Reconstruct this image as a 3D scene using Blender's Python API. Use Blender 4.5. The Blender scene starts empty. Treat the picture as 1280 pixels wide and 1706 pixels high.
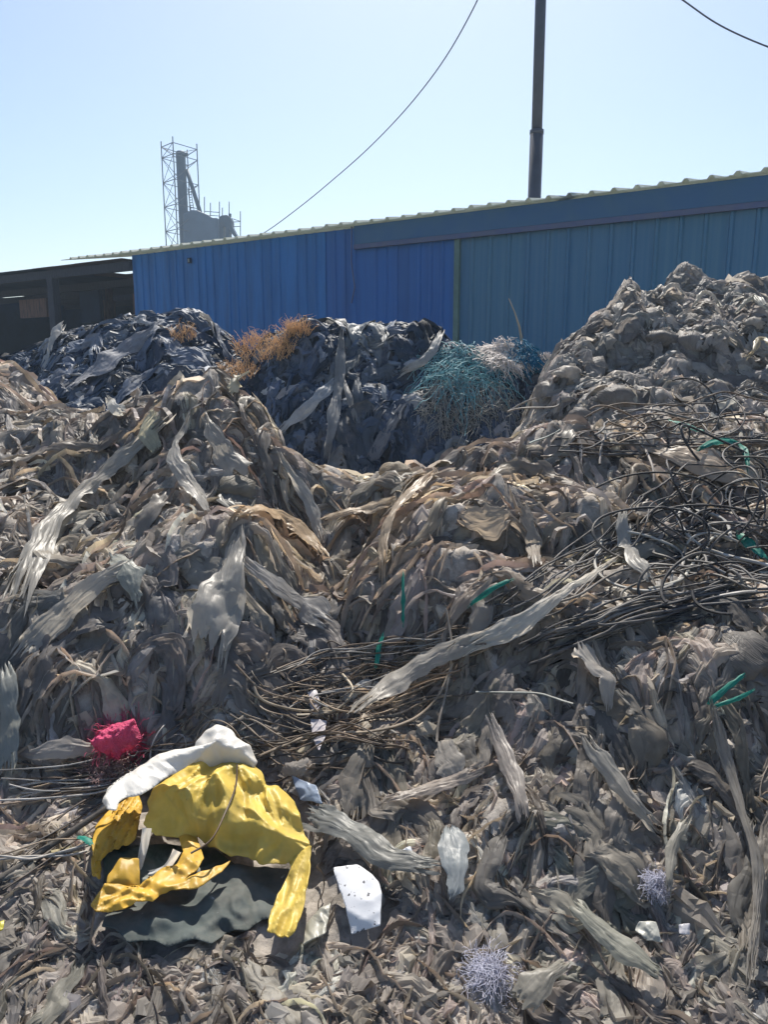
import bpy, bmesh, math, random
import numpy as np
from mathutils import Vector, geometry as mgeo

random.seed(7); rng = np.random.default_rng(11)
sc = bpy.context.scene
C = sc.collection
R = math.radians

# ------------------------------------------------------------------ camera, sky, sun, exposure
PITCH = R(11.0); F = 1289.0; CX, CY = 640.0, 853.0; EYE = 1.6
cd = bpy.data.cameras.new('camera'); cam = bpy.data.objects.new('camera', cd); C.objects.link(cam)
cam.location = (0, 0, EYE); cam.rotation_euler = (R(90) - PITCH, 0, 0)
cd.sensor_fit = 'VERTICAL'; cd.sensor_height = 24; cd.lens = 24 * F / 1706; cd.clip_end = 3000; cd.clip_start = .05
sc.camera = cam

SUN_EL, SUN_AZ = R(50), R(4)          # azimuth measured from +Y (straight ahead) towards +X
w = bpy.data.worlds.new('World'); sc.world = w; w.use_nodes = True
nt = w.node_tree; nt.nodes.clear()
sky = nt.nodes.new('ShaderNodeTexSky'); sky.sky_type = 'NISHITA'; sky.sun_disc = False
sky.sun_elevation = SUN_EL; sky.sun_rotation = SUN_AZ
sky.altitude = 0; sky.air_density = 1.0; sky.dust_density = 1.05; sky.ozone_density = 1.7
bg = nt.nodes.new('ShaderNodeBackground'); bg.inputs[1].default_value = 0.069
wo = nt.nodes.new('ShaderNodeOutputWorld')
nt.links.new(sky.outputs[0], bg.inputs[0]); nt.links.new(bg.outputs[0], wo.inputs[0])
sl = bpy.data.lights.new('sun', 'SUN'); sl.energy = 3.9; sl.angle = R(.53); sl.color = (1, .94, .84)
sun = bpy.data.objects.new('sun', sl); C.objects.link(sun)
sdir = Vector((math.sin(SUN_AZ) * math.cos(SUN_EL), math.cos(SUN_AZ) * math.cos(SUN_EL), math.sin(SUN_EL)))
sun.rotation_euler = sdir.to_track_quat('Z', 'Y').to_euler(); sun.location = (0, 0, 30)
sc.view_settings.view_transform = 'Standard'; sc.view_settings.look = 'None'
sc.view_settings.gamma = 1; sc.view_settings.use_curve_mapping = False
sc.view_settings.exposure = 1.06
sc.render.engine = 'CYCLES'
sc.cycles.use_denoising = True
sc.cycles.adaptive_threshold = .025
sc.cycles.max_bounces = 4; sc.cycles.diffuse_bounces = 3; sc.cycles.transmission_bounces = 4
sc.cycles.transparent_max_bounces = 8; sc.cycles.volume_bounces = 0

# ------------------------------------------------------------------ pixel -> ray helpers (planning positions from the survey of the photo)
CP, SP = math.cos(PITCH), math.sin(PITCH)
def ray(px, py):
    a = (np.asarray(px, float) - CX) / F; b = (CY - np.asarray(py, float)) / F
    return np.stack([a, CP + SP * b, -SP + CP * b], -1)
def at(px, py, Y):
    d = ray(px, py); t = np.asarray(Y, float) / d[..., 1]
    p = d * t[..., None]; p[..., 2] += EYE
    return p
def atz(px, py, Z):
    d = ray(px, py); t = (Z - EYE) / d[..., 2]
    p = d * t[..., None]; p[..., 2] += EYE
    return p
def proj(P):
    x = P[..., 0]; y = P[..., 1]; z = P[..., 2] - EYE
    fw = y * CP - z * SP; up = y * SP + z * CP
    fw = np.maximum(fw, .05)
    return CX + F * x / fw, CY - F * up / fw

# ------------------------------------------------------------------ noise
_perm = np.random.default_rng(3).permutation(256); _perm = np.concatenate([_perm, _perm, _perm])
_g = np.random.default_rng(4).normal(size=(256, 3)); _g /= np.linalg.norm(_g, axis=1)[:, None]
def perlin(x, y, z=0.0):
    x, y, z = np.broadcast_arrays(np.asarray(x, float), np.asarray(y, float), np.asarray(z, float))
    xi = np.floor(x).astype(int); yi = np.floor(y).astype(int); zi = np.floor(z).astype(int)
    fx, fy, fz = x - xi, y - yi, z - zi
    u = fx * fx * fx * (fx * (fx * 6 - 15) + 10); v = fy * fy * fy * (fy * (fy * 6 - 15) + 10); q = fz * fz * fz * (fz * (fz * 6 - 15) + 10)
    def gr(i, j, k):
        h = _perm[_perm[_perm[(xi + i) & 255] + ((yi + j) & 255)] + ((zi + k) & 255)]
        g = _g[h]
        return g[..., 0] * (fx - i) + g[..., 1] * (fy - j) + g[..., 2] * (fz - k)
    l = lambda a, b, t: a + (b - a) * t
    return l(l(l(gr(0,0,0), gr(1,0,0), u), l(gr(0,1,0), gr(1,1,0), u), v), l(l(gr(0,0,1), gr(1,0,1), u), l(gr(0,1,1), gr(1,1,1), u), v), q) * 1.6
def ridged(x, y, z=0.0): return 1 - 2 * np.abs(perlin(x, y, z))
def fbm(x, y, z=0.0, o=3):
    s = 0; a = 1
    for i in range(o): s = s + a * perlin(x * 2**i, y * 2**i, z + 7.3 * i); a *= .5
    return s

# ------------------------------------------------------------------ materials
def newmat(name):
    m = bpy.data.materials.new(name); m.use_nodes = True; m.node_tree.nodes.clear()
    return m, m.node_tree.nodes, m.node_tree.links
def film_mat(name, transl=.3, rough=.45, spec=.35, bump=.5, attr=True, col=(.3, .3, .3), fu=5., fv=42., dirt=.35, alpha=1.0, speck=None, crease=0.0):
    m, N, L = newmat(name)
    out = N.new('ShaderNodeOutputMaterial'); pr = N.new('ShaderNodeBsdfPrincipled'); tr = N.new('ShaderNodeBsdfTranslucent'); mx = N.new('ShaderNodeMixShader')
    pr.inputs['Roughness'].default_value = rough; pr.inputs['Specular IOR Level'].default_value = spec
    geo = N.new('ShaderNodeNewGeometry')
    nz = N.new('ShaderNodeTexNoise'); nz.inputs['Scale'].default_value = 9; nz.inputs['Detail'].default_value = 3; nz.inputs['Roughness'].default_value = .65
    L.new(geo.outputs['Position'], nz.inputs['Vector'])
    mr = N.new('ShaderNodeMapRange'); mr.inputs[1].default_value = .3; mr.inputs[2].default_value = .7
    mr.inputs[3].default_value = 1 - dirt; mr.inputs[4].default_value = 1 + dirt * .6
    L.new(nz.outputs['Fac'], mr.inputs[0])
    mul = N.new('ShaderNodeVectorMath'); mul.operation = 'SCALE'
    if attr:
        at_ = N.new('ShaderNodeVertexColor'); at_.layer_name = 'Col'; L.new(at_.outputs['Color'], mul.inputs[0])
    else: mul.inputs[0].default_value = col
    L.new(mr.outputs[0], mul.inputs['Scale'])
    # dried soil dusted over the film
    n2 = N.new('ShaderNodeTexNoise'); n2.inputs['Scale'].default_value = 3.2; n2.inputs['Detail'].default_value = 5; n2.inputs['Roughness'].default_value = .72
    L.new(geo.outputs['Position'], n2.inputs['Vector'])
    m2 = N.new('ShaderNodeMapRange'); m2.inputs[1].default_value = .5; m2.inputs[2].default_value = .68; m2.inputs[4].default_value = dirt * .9
    L.new(n2.outputs['Fac'], m2.inputs[0])
    mc = N.new('ShaderNodeMix'); mc.data_type = 'RGBA'; mc.inputs[7].default_value = (.31, .275, .23, 1)
    L.new(m2.outputs[0], mc.inputs[0]); L.new(mul.outputs[0], mc.inputs[6])
    colout = mc.outputs[2]
    if speck:
        n3 = N.new('ShaderNodeTexNoise'); n3.inputs['Scale'].default_value = speck[1]; n3.inputs['Detail'].default_value = 4
        L.new(geo.outputs['Position'], n3.inputs['Vector'])
        m3 = N.new('ShaderNodeMapRange'); m3.inputs[1].default_value = speck[2]; m3.inputs[2].default_value = speck[2] + .06
        L.new(n3.outputs['Fac'], m3.inputs[0])
        m4 = N.new('ShaderNodeMix'); m4.data_type = 'RGBA'; m4.inputs[7].default_value = (*speck[0], 1)
        L.new(m3.outputs[0], m4.inputs[0]); L.new(colout, m4.inputs[6]); colout = m4.outputs[2]
    L.new(colout, pr.inputs['Base Color'])
    wm = N.new('ShaderNodeVectorMath'); wm.operation = 'MULTIPLY'; wm.inputs[1].default_value = (1.09, 1.05, 1.0)
    L.new(colout, wm.inputs[0]); L.new(wm.outputs[0], tr.inputs['Color'])
    uv = N.new('ShaderNodeUVMap'); mp = N.new('ShaderNodeMapping'); mp.inputs['Scale'].default_value = (fu, fv, 1)
    L.new(uv.outputs[0], mp.inputs[0])
    nb = N.new('ShaderNodeTexNoise'); nb.inputs['Scale'].default_value = 1; nb.inputs['Detail'].default_value = 2; nb.inputs['Distortion'].default_value = .6
    L.new(mp.outputs[0], nb.inputs['Vector'])
    bp = N.new('ShaderNodeBump'); bp.inputs['Strength'].default_value = bump; bp.inputs['Distance'].default_value = .012
    if crease:
        vo = N.new('ShaderNodeTexVoronoi'); vo.feature = 'DISTANCE_TO_EDGE'; vo.inputs['Scale'].default_value = crease
        L.new(uv.outputs[0], vo.inputs['Vector'])
        ad = N.new('ShaderNodeMath'); ad.operation = 'MULTIPLY_ADD'; ad.inputs[1].default_value = .6; L.new(vo.outputs['Distance'], ad.inputs[0]); L.new(nb.outputs['Fac'], ad.inputs[2]); L.new(ad.outputs[0], bp.inputs['Height'])
    else: L.new(nb.outputs['Fac'], bp.inputs['Height'])
    L.new(bp.outputs[0], pr.inputs['Normal']); L.new(bp.outputs[0], tr.inputs['Normal'])
    mx.inputs[0].default_value = transl
    L.new(pr.outputs[0], mx.inputs[1]); L.new(tr.outputs[0], mx.inputs[2])
    last = mx.outputs[0]
    if alpha < 1:
        tp = N.new('ShaderNodeBsdfTransparent'); m5 = N.new('ShaderNodeMixShader'); m5.inputs[0].default_value = alpha
        L.new(tp.outputs[0], m5.inputs[1]); L.new(last, m5.inputs[2]); last = m5.outputs[0]
    L.new(last, out.inputs[0])
    return m
def plain_mat(name, col, rough=.6, spec=.4, metal=0, var=.2, scale=6, transl=0, col2=None, stretch=(1, 1, 1), bump=0, lo=.4, hi=.65):
    m, N, L = newmat(name)
    out = N.new('ShaderNodeOutputMaterial'); pr = N.new('ShaderNodeBsdfPrincipled')
    pr.inputs['Roughness'].default_value = rough; pr.inputs['Specular IOR Level'].default_value = spec; pr.inputs['Metallic'].default_value = metal
    tc = N.new('ShaderNodeTexCoord'); mp = N.new('ShaderNodeMapping'); mp.inputs['Scale'].default_value = stretch
    L.new(tc.outputs['Object'], mp.inputs[0])
    nz = N.new('ShaderNodeTexNoise'); nz.inputs['Scale'].default_value = scale; nz.inputs['Detail'].default_value = 6; nz.inputs['Roughness'].default_value = .65
    L.new(mp.outputs[0], nz.inputs['Vector'])
    mr = N.new('ShaderNodeMapRange'); mr.inputs[1].default_value = lo; mr.inputs[2].default_value = hi
    L.new(nz.outputs['Fac'], mr.inputs[0])
    mc = N.new('ShaderNodeMix'); mc.data_type = 'RGBA'
    c2 = col2 or tuple(c * (1 - var) for c in col)
    mc.inputs[6].default_value = (*col, 1); mc.inputs[7].default_value = (*c2, 1)
    L.new(mr.outputs[0], mc.inputs[0]); L.new(mc.outputs[2], pr.inputs['Base Color'])
    last = pr.outputs[0]
    if bump:
        bp = N.new('ShaderNodeBump'); bp.inputs['Strength'].default_value = bump; bp.inputs['Distance'].default_value = .02
        L.new(nz.outputs['Fac'], bp.inputs['Height']); L.new(bp.outputs[0], pr.inputs['Normal'])
    if transl:
        tr = N.new('ShaderNodeBsdfTranslucent'); mx = N.new('ShaderNodeMixShader'); mx.inputs[0].default_value = transl
        L.new(mc.outputs[2], tr.inputs[0]); L.new(last, mx.inputs[1]); L.new(tr.outputs[0], mx.inputs[2]); last = mx.outputs[0]
    L.new(last, out.inputs[0])
    return m
M = {}
M['film'] = film_mat('dusty_film', .58, .5, .3, .55, crease=26)
M['pale'] = film_mat('pale_film', .56, .42, .4, .36, dirt=.2, crease=18)
M['black'] = film_mat('black_film', .10, .58, .3, .5, dirt=.3, crease=18)
M['soil'] = plain_mat('heap_core', (.38, .345, .31), .95, .1, var=.6, scale=14, bump=.6)
M['dcore'] = plain_mat('dark_core', (.035, .037, .042), .8, .2, var=.6, scale=14, bump=.5)
M['ground'] = plain_mat('dirt_ground', (.20, .17, .13), .95, .1, col2=(.11, .095, .075), scale=1.5, bump=.5)
M['hose'] = film_mat('hose_plastic', 0, .6, .25, .15, dirt=.6, fu=3, fv=3)
M['net'] = plain_mat('net_thread', (.13, .40, .47), .6, .3, col2=(.42, .60, .63), scale=40, transl=.3)

# ------------------------------------------------------------------ mesh helpers
def mesh_np(name, V, Fc, mat=None, col=None, uv=None, smooth=True):
    me = bpy.data.meshes.new(name)
    V = np.ascontiguousarray(V, dtype=np.float32).reshape(-1, 3); Fc = np.ascontiguousarray(Fc, dtype=np.int32)
    n, k = Fc.shape
    me.vertices.add(len(V)); me.vertices.foreach_set('co', V.ravel())
    me.loops.add(n * k); me.loops.foreach_set('vertex_index', Fc.ravel())
    me.polygons.add(n); me.polygons.foreach_set('loop_start', np.arange(0, n * k, k, dtype=np.int32))
    me.polygons.foreach_set('use_smooth', np.full(n, smooth, dtype=bool))
    me.update(calc_edges=True)
    if col is not None:
        c = np.ones((len(V), 4), np.float32); c[:, :3] = col
        a = me.color_attributes.new('Col', 'FLOAT_COLOR', 'POINT'); a.data.foreach_set('color', c.ravel())
    if uv is not None:
        l = me.uv_layers.new(name='UVMap'); l.data.foreach_set('uv', np.ascontiguousarray(uv, dtype=np.float32)[Fc.ravel()].ravel())
    if mat: me.materials.append(mat)
    return me
def link(name, me, parent=None, label=None, cat=None, group=None, kind=None):
    o = bpy.data.objects.new(name, me); C.objects.link(o)
    if parent: o.parent = parent
    if label: o['label'] = label
    if cat: o['category'] = cat
    if group: o['group'] = group
    if kind: o['kind'] = kind
    return o
def empty(name, loc, rz, label, cat, group=None):
    o = bpy.data.objects.new(name, None); C.objects.link(o); o.location = loc; o.rotation_euler = (0, 0, rz)
    o['label'] = label; o['category'] = cat
    if group: o['group'] = group
    o.empty_display_size = .2
    return o
def grid_faces(nu, nv, n=1):
    i, j = np.meshgrid(np.arange(nu - 1), np.arange(nv - 1), indexing='ij')
    a = (i * nv + j).ravel(); f = np.stack([a, a + nv, a + nv + 1, a + 1], 1)
    if n == 1: return f
    return (f[None] + (np.arange(n) * nu * nv)[:, None, None]).reshape(-1, 4)
class MB:
    def __init__(s): s.v = []; s.f = []
    def box(s, lo, hi):
        (x0, y0, z0), (x1, y1, z1) = lo, hi; b = len(s.v)
        s.v += [(x0,y0,z0),(x1,y0,z0),(x1,y1,z0),(x0,y1,z0),(x0,y0,z1),(x1,y0,z1),(x1,y1,z1),(x0,y1,z1)]
        s.f += [tuple(b + i for i in q) for q in ((0,3,2,1),(4,5,6,7),(0,1,5,4),(1,2,6,5),(2,3,7,6),(3,0,4,7))]
        return s
    def tube(s, pts, r, sides=6, cap=True):
        pts = [Vector(p) for p in pts]; b = len(s.v); n = len(pts)
        rs = r if hasattr(r, '__len__') else [r] * n
        t0 = (pts[1] - pts[0]).normalized(); nn = t0.orthogonal().normalized()
        for i, p in enumerate(pts):
            t = (pts[min(i + 1, n - 1)] - pts[max(i - 1, 0)]).normalized()
            nn = (nn - t * nn.dot(t)); nn = nn.normalized() if nn.length > 1e-6 else t.orthogonal().normalized()
            bb = t.cross(nn)
            for k in range(sides):
                a = 2 * math.pi * k / sides
                s.v.append(tuple(p + (nn * math.cos(a) + bb * math.sin(a)) * rs[i]))
        for i in range(n - 1):
            for k in range(sides):
                k2 = (k + 1) % sides
                s.f.append((b + i * sides + k, b + i * sides + k2, b + (i + 1) * sides + k2, b + (i + 1) * sides + k))
        if cap:
            s.f.append(tuple(b + k for k in reversed(range(sides)))); s.f.append(tuple(b + (n - 1) * sides + k for k in range(sides)))
        return s
    def mesh(s, name, mat, smooth=False):
        me = bpy.data.meshes.new(name); me.from_pydata(s.v, [], s.f); me.update()
        if smooth: me.polygons.foreach_set('use_smooth', np.ones(len(me.polygons), dtype=bool))
        if mat: me.materials.append(mat)
        return me
    def build(s, name, mat, parent=None, smooth=False, **k):
        return link(name, s.mesh(name, mat, smooth), parent, **k)

# ================================================================== GROUND
gx = np.concatenate([[-600, -150, -40], np.linspace(-12, 14, 53), [40, 150, 600]]); gy = np.concatenate([[-200, -40, -8], np.linspace(-2, 24, 53), [60, 200, 900]])
GX, GY = np.meshgrid(gx, gy, indexing='ij')
gz = np.where((np.abs(GX) < 13) & (GY < 25) & (GY > -3), .03 * fbm(GX * .7, GY * .7), 0) - .05
link('ground', mesh_np('ground', np.stack([GX, GY, gz], -1), grid_faces(len(gx), len(gy)), M['ground']), kind='structure', label='bare trampled dirt ground under the heaps', cat='ground')

# ================================================================== WASTE HEAPS (height fields)
class Mound:
    def __init__(s, ctrl, x0, x1, y0, y1, step, rough, seed, smoothing=.25):
        P = np.array([at(a, b, y) for a, b, y in ctrl[0]] + [np.array(q, float) for q in ctrl[1]])
        s.x0, s.y0, s.step = x0, y0, step
        xs = np.arange(x0, x1 + step, step); ys = np.arange(y0, y1 + step, step)
        X, Y = np.meshgrid(xs, ys, indexing='ij')
        c = smoothing
        k = lambda r2: np.sqrt(r2 + c * c)
        def lumps(x, y):
            wx = x + .12 * perlin(x * 1.9, y * 1.9, seed + 8); wy = y + .12 * perlin(x * 1.9, y * 1.9, seed + 9)
            return np.abs(perlin(wx * 1.7, wy * 1.7, seed + 6)) * .26 + np.abs(perlin(wx * 3.6, wy * 3.6, seed + 7)) * .13 - .10
        P[:, 2] -= rough * (.85 * lumps(P[:, 0], P[:, 1]) + .065) * np.clip((P[:, 2] - .05) * 2.2, .12, 1)
        d2 = ((P[:, None, :2] - P[None, :, :2])**2).sum(-1)
        n = len(P); A = np.zeros((n + 1, n + 1)); A[:n, :n] = k(d2) + np.eye(n) * -.006; A[:n, n] = 1; A[n, :n] = 1
        wgt = np.linalg.solve(A, np.append(P[:, 2], 0))
        Z = np.full(X.shape, wgt[n])
        for i in range(n): Z += wgt[i] * k((X - P[i, 0])**2 + (Y - P[i, 1])**2)
        lump = lumps(X, Y)
        Z = Z + rough * lump * np.clip((Z - .05) * 2.2, .12, 1)
        s.Zs = Z.copy()
        gxx, gyy = np.gradient(Z, step)
        wx = X + .10 * perlin(X * 2.3, Y * 2.3, seed); wy = Y + .10 * perlin(X * 2.3, Y * 2.3, seed + 5)
        d = rough * (.10 * perlin(wx * 2.2, wy * 2.2, seed + 1) + .055 * ridged(wx * 4.5, wy * 4.5, seed + 2) + .03 * ridged(wx * 11, wy * 11, seed + 3) + .012 * ridged(wx * 27, wy * 27, seed + 4))
        s.Z = Z + d * np.clip((Z + .15) * 3, .25, 1)
        s.X, s.Y = X, Y; s.nx, s.ny = X.shape; s.Zt = s.Z.copy()
    def look(s, x, y, Z=None):
        Z = s.Z if Z is None else Z
        fx = np.clip((x - s.x0) / s.step, 0, s.nx - 1.001); fy = np.clip((y - s.y0) / s.step, 0, s.ny - 1.001)
        i = fx.astype(int); j = fy.astype(int); u = fx - i; v = fy - j
        return Z[i, j] * (1-u) * (1-v) + Z[i+1, j] * u * (1-v) + Z[i, j+1] * (1-u) * v + Z[i+1, j+1] * u * v
    def h(s, x, y): return s.look(x, y)
    def hs(s, x, y): return s.look(x, y, s.Zs)
    def ht(s, x, y): return s.look(x, y, s.Zt)
    def splat(s, V):
        i = np.clip(np.round((V[:, 0] - s.x0) / s.step).astype(int), 0, s.nx - 1); j = np.clip(np.round((V[:, 1] - s.y0) / s.step).astype(int), 0, s.ny - 1)
        np.maximum.at(s.Zt, (i, j), V[:, 2])
    def settle(s):
        Z = s.Zt
        for _ in range(2):
            q = Z.copy(); q[1:-1, 1:-1] = (Z[:-2, 1:-1] + Z[2:, 1:-1] + Z[1:-1, :-2] + Z[1:-1, 2:] + 2 * Z[1:-1, 1:-1]) / 6; Z = q
        s.Zt = Z
    def grad(s, x, y, e=.06):
        return (s.hs(x + e, y) - s.hs(x - e, y)) / (2 * e), (s.hs(x, y + e) - s.hs(x, y - e)) / (2 * e)
    def normal(s, x, y):
        a, b = s.grad(x, y); n = np.stack([-a, -b, np.ones_like(a)], -1)
        return n / np.linalg.norm(n, axis=-1, keepdims=True)
    def hit(s, px, py, lift=0.0, smooth=True, ymin=1.2, ymax=9.5):
        px = np.asarray(px, float); py = np.asarray(py, float)
        d = ray(px, py); d = d / d[..., 1:2]
        Yr = np.full(px.shape, ymin); done = np.zeros(px.shape, bool); f = s.ht if smooth == 'top' else (s.hs if smooth else s.h)
        for y in np.arange(ymin, ymax, .02):
            z = EYE + d[..., 2] * y; below = (z < f(d[..., 0] * y, np.full(px.shape, y)) + lift) & ~done
            Yr[below] = y; done |= below
        lo_, hi_ = Yr - .02, Yr.copy()
        for _ in range(7):
            mid_ = (lo_ + hi_) / 2; bl = EYE + d[..., 2] * mid_ < f(d[..., 0] * mid_, mid_) + lift
            hi_ = np.where(bl, mid_, hi_); lo_ = np.where(bl, lo_, mid_)
        Yr = hi_
        Yr[~done] = np.nan
        if np.isnan(Yr).any():
            good = Yr[~np.isnan(Yr)]; Yr = np.where(np.isnan(Yr), good.max() if len(good) else 4.0, Yr)
        p = d * Yr[..., None]; p[..., 2] += EYE
        return p
front_px = [(-300,1706,1.62),(0,1706,1.62),(320,1706,1.62),(640,1706,1.62),(960,1706,1.62),(1280,1706,1.6),(1600,1706,1.6),
 (-300,1500,1.95),(0,1500,1.95),(300,1500,1.98),(640,1500,1.95),(960,1500,1.9),(1280,1500,1.88),(1600,1500,1.88),
 (-300,1250,2.45),(0,1250,2.5),(250,1250,2.55),(450,1250,2.55),(650,1250,2.45),(900,1250,2.25),(1100,1250,2.22),(1280,1250,2.2),(1600,1250,2.2),
 (0,1100,2.75),(200,1100,2.7),(400,1110,2.75),(560,1110,2.9),(760,1100,2.65),(1000,1090,2.5),(1280,1090,2.45),
 (-300,1000,2.95),(0,1000,2.95),(200,980,2.95),(400,960,3.0),(545,1000,3.25),(680,960,3.0),(900,970,2.85),(1100,970,2.85),(1280,970,2.8),(1600,970,2.8),
 (0,870,3.35),(200,860,3.45),(440,880,3.2),(545,895,3.7),(650,870,3.5),(830,870,3.2),(1000,850,3.3),(1150,850,3.4),(1280,850,3.3),
 (-300,760,4.0),(0,760,4.05),(100,790,3.8),(200,760,3.95),(300,770,3.75),(400,790,3.75),(480,800,3.85),(560,830,3.95),(700,800,3.8),(850,760,3.7),(1000,760,3.7),(1150,770,3.75),(1280,760,3.8),
 (330,690,3.95),(230,690,4.1),(430,715,4.0),(250,652,4.25),(330,648,4.3),(390,655,4.25),(425,675,4.2),(475,740,4.2),(550,800,4.3),(605,838,4.35),(680,800,4.2),(760,765,4.15),(850,745,4.1),(950,725,4.2),(1020,705,4.5),(1150,710,4.6),(1280,700,4.6),(1600,690,4.6),
 (150,690,4.5),(60,640,5.0),(0,635,5.0),(-300,630,5.0)]
front_w = [(x, .9, 0.0) for x in (-4, -2, -1, 0, 1, 2, 4)] + [(x, 0, -.02) for x in (-4, -2, 0, 2, 4)] + \
 [(x, y, z) for x, y, z in ((-4.4,6.6,.0),(-3,6.6,.1),(-2,6.0,.2),(-1,5.6,.15),(0,5.5,.1),(1,5.6,.2),(-.9,4.95,.85),(-1.7,5.1,.75),(-.2,4.95,.45),(.7,4.95,.55),(2,6.2,.8),(3.2,6.2,.9),(4.4,6.2,.9),(-2.8,5.7,.9))]
front = Mound((front_px, front_w), -4.6, 4.6, 0.0, 6.4, .024, 1.0, 1.7)
right_px = [(1130,470,6.4),(1190,470,6.5),(1280,472,6.4),(1600,470,6.4),(1065,486,6.25),(1000,528,6.1),(940,590,6.0),(908,640,5.9),
 (1130,560,5.8),(1230,560,5.75),(1400,560,5.8),(1100,520,6.0),(1190,515,6.05),(1040,570,5.8),(980,625,5.6),(1130,660,5.25),(1280,660,5.2),(1500,660,5.2),(1000,710,5.0),(930,720,5.2),(1130,740,4.8),(1280,740,4.8),(1500,740,4.8)]
right_w = [(.75,6.2,.0),(.8,7.0,.0),(1.2,7.6,0),(1.9,8.2,0),(3,8.4,0),(5,8.4,.0),(7,8.2,.2),(2.4,7.4,1.1),(3.6,7.3,1.6),(5,7.3,1.4),(3,4.2,.3),(4.5,4.2,.3),(1.2,4.5,.3)]
rightm = Mound((right_px, right_w), .75, 6.4, 4.4, 8.5, .03, 1.25, 21.3)
mid_px = [(380,610,7.2),(440,575,7.1),(490,552,7.1),(560,550,7.0),(620,548,6.9),(700,545,6.9),(745,570,6.8),(800,582,6.7),(860,588,6.7),(895,605,6.6),(915,640,6.55),
 (430,660,6.6),(520,650,6.4),(620,650,6.3),(720,650,6.2),(800,660,6.1),(880,680,6.2),(480,740,6.1),(600,760,5.9),(720,740,5.85),(820,740,5.8),(600,830,5.6),(450,800,5.8),(780,800,5.6),(900,760,5.9)]
mid_w = [(-2.4,7.4,.7),(-1.5,8.6,0),(0,8.7,0),(1.2,8.4,0),(2.2,7.6,.2),(-1,8.0,.9),(.3,7.9,.9),(1,7.5,.9),(-1.8,5.9,.0),(-1,5.2,.0),(0,5.1,.0),(1,5.1,.0),(2,5.7,.1)]
midm = Mound((mid_px, mid_w), -2.7, 2.3, 5.0, 8.7, .03, .9, 41.1)
left_px = [(-300,600,8.6),(0,612,8.4),(60,585,8.3),(120,560,8.3),(200,550,8.2),(250,530,8.1),(300,522,8.1),(350,535,8.0),(390,570,7.9),(425,610,7.9),
 (0,660,7.4),(100,630,7.3),(200,620,7.2),(300,610,7.2),(370,640,7.2),(-300,660,7.5),(100,700,6.7),(250,700,6.7),(380,700,6.8),(-200,720,6.8)]
left_w = [(-7,9.6,.3),(-5,10,.0),(-3,9.8,.0),(-1.5,9.4,.0),(-.8,8.6,.0),(-1,7.4,.2),(-2,6.0,.2),(-4,6.0,.2),(-6.5,6.2,.2),(-4,9.2,.8),(-2.4,9.0,.9)]
leftm = Mound((left_px, left_w), -7.2, -.7, 6.0, 10.0, .036, .9, 61.7)
def heap(m, name, mat, label):
    return link(name, mesh_np(name, np.stack([m.X, m.Y, m.Z], -1), grid_faces(m.nx, m.ny), mat), label=label, cat='waste heap', kind='stuff')
heap_front = heap(front, 'film_heap', M['soil'], 'broad nearest heap of dusty grey and tan plastic film with two humps')
heap_right = heap(rightm, 'film_heap', M['soil'], 'tall grey heap of rounded film bundles at the right by the teal wall')
heap_mid = heap(midm, 'film_heap', M['dcore'], 'black film heap in the middle below the blue wall with netting on top')
heap_left = heap(leftm, 'film_heap', M['dcore'], 'blue-black film heap at the far left before the open shed')

# ------------------------------------------------------------------ keep-clear polygons (photo pixels) for hero objects
def inpoly(px, py, poly):
    poly = np.asarray(poly, float); ins = np.zeros(np.shape(px), bool); n = len(poly)
    for i in range(n):
        x1, y1 = poly[i]; x2, y2 = poly[(i + 1) % n]
        c = ((y1 > py) != (y2 > py)); xx = (x2 - x1) * (py - y1) / ((y2 - y1) if y2 != y1 else 1e-9) + x1
        ins ^= c & (px < xx)
    return ins
bagpx = lambda L: [(140 + a / 3.2, 1200 + b / 3.2) for a, b in L]
KEEP = [bagpx([(90,900),(66,760),(80,620),(235,430),(480,310),(610,220),(690,90),(735,68),(800,98),(832,150),(905,200),(965,340),(1015,440),(1090,438),(1160,495),(1195,640),(1235,730),(1222,850),(1198,1000),(1140,1190),(1105,1220),(998,1190),(960,1090),(800,1120),(600,1170),(420,1160),(260,1110),(90,1110),(85,1040)]),
        [(558,1458),(598,1452),(632,1478),(637,1552),(588,1565)], [(157,1248),(195,1214),(236,1206),(238,1240),(205,1275)]]

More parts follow.
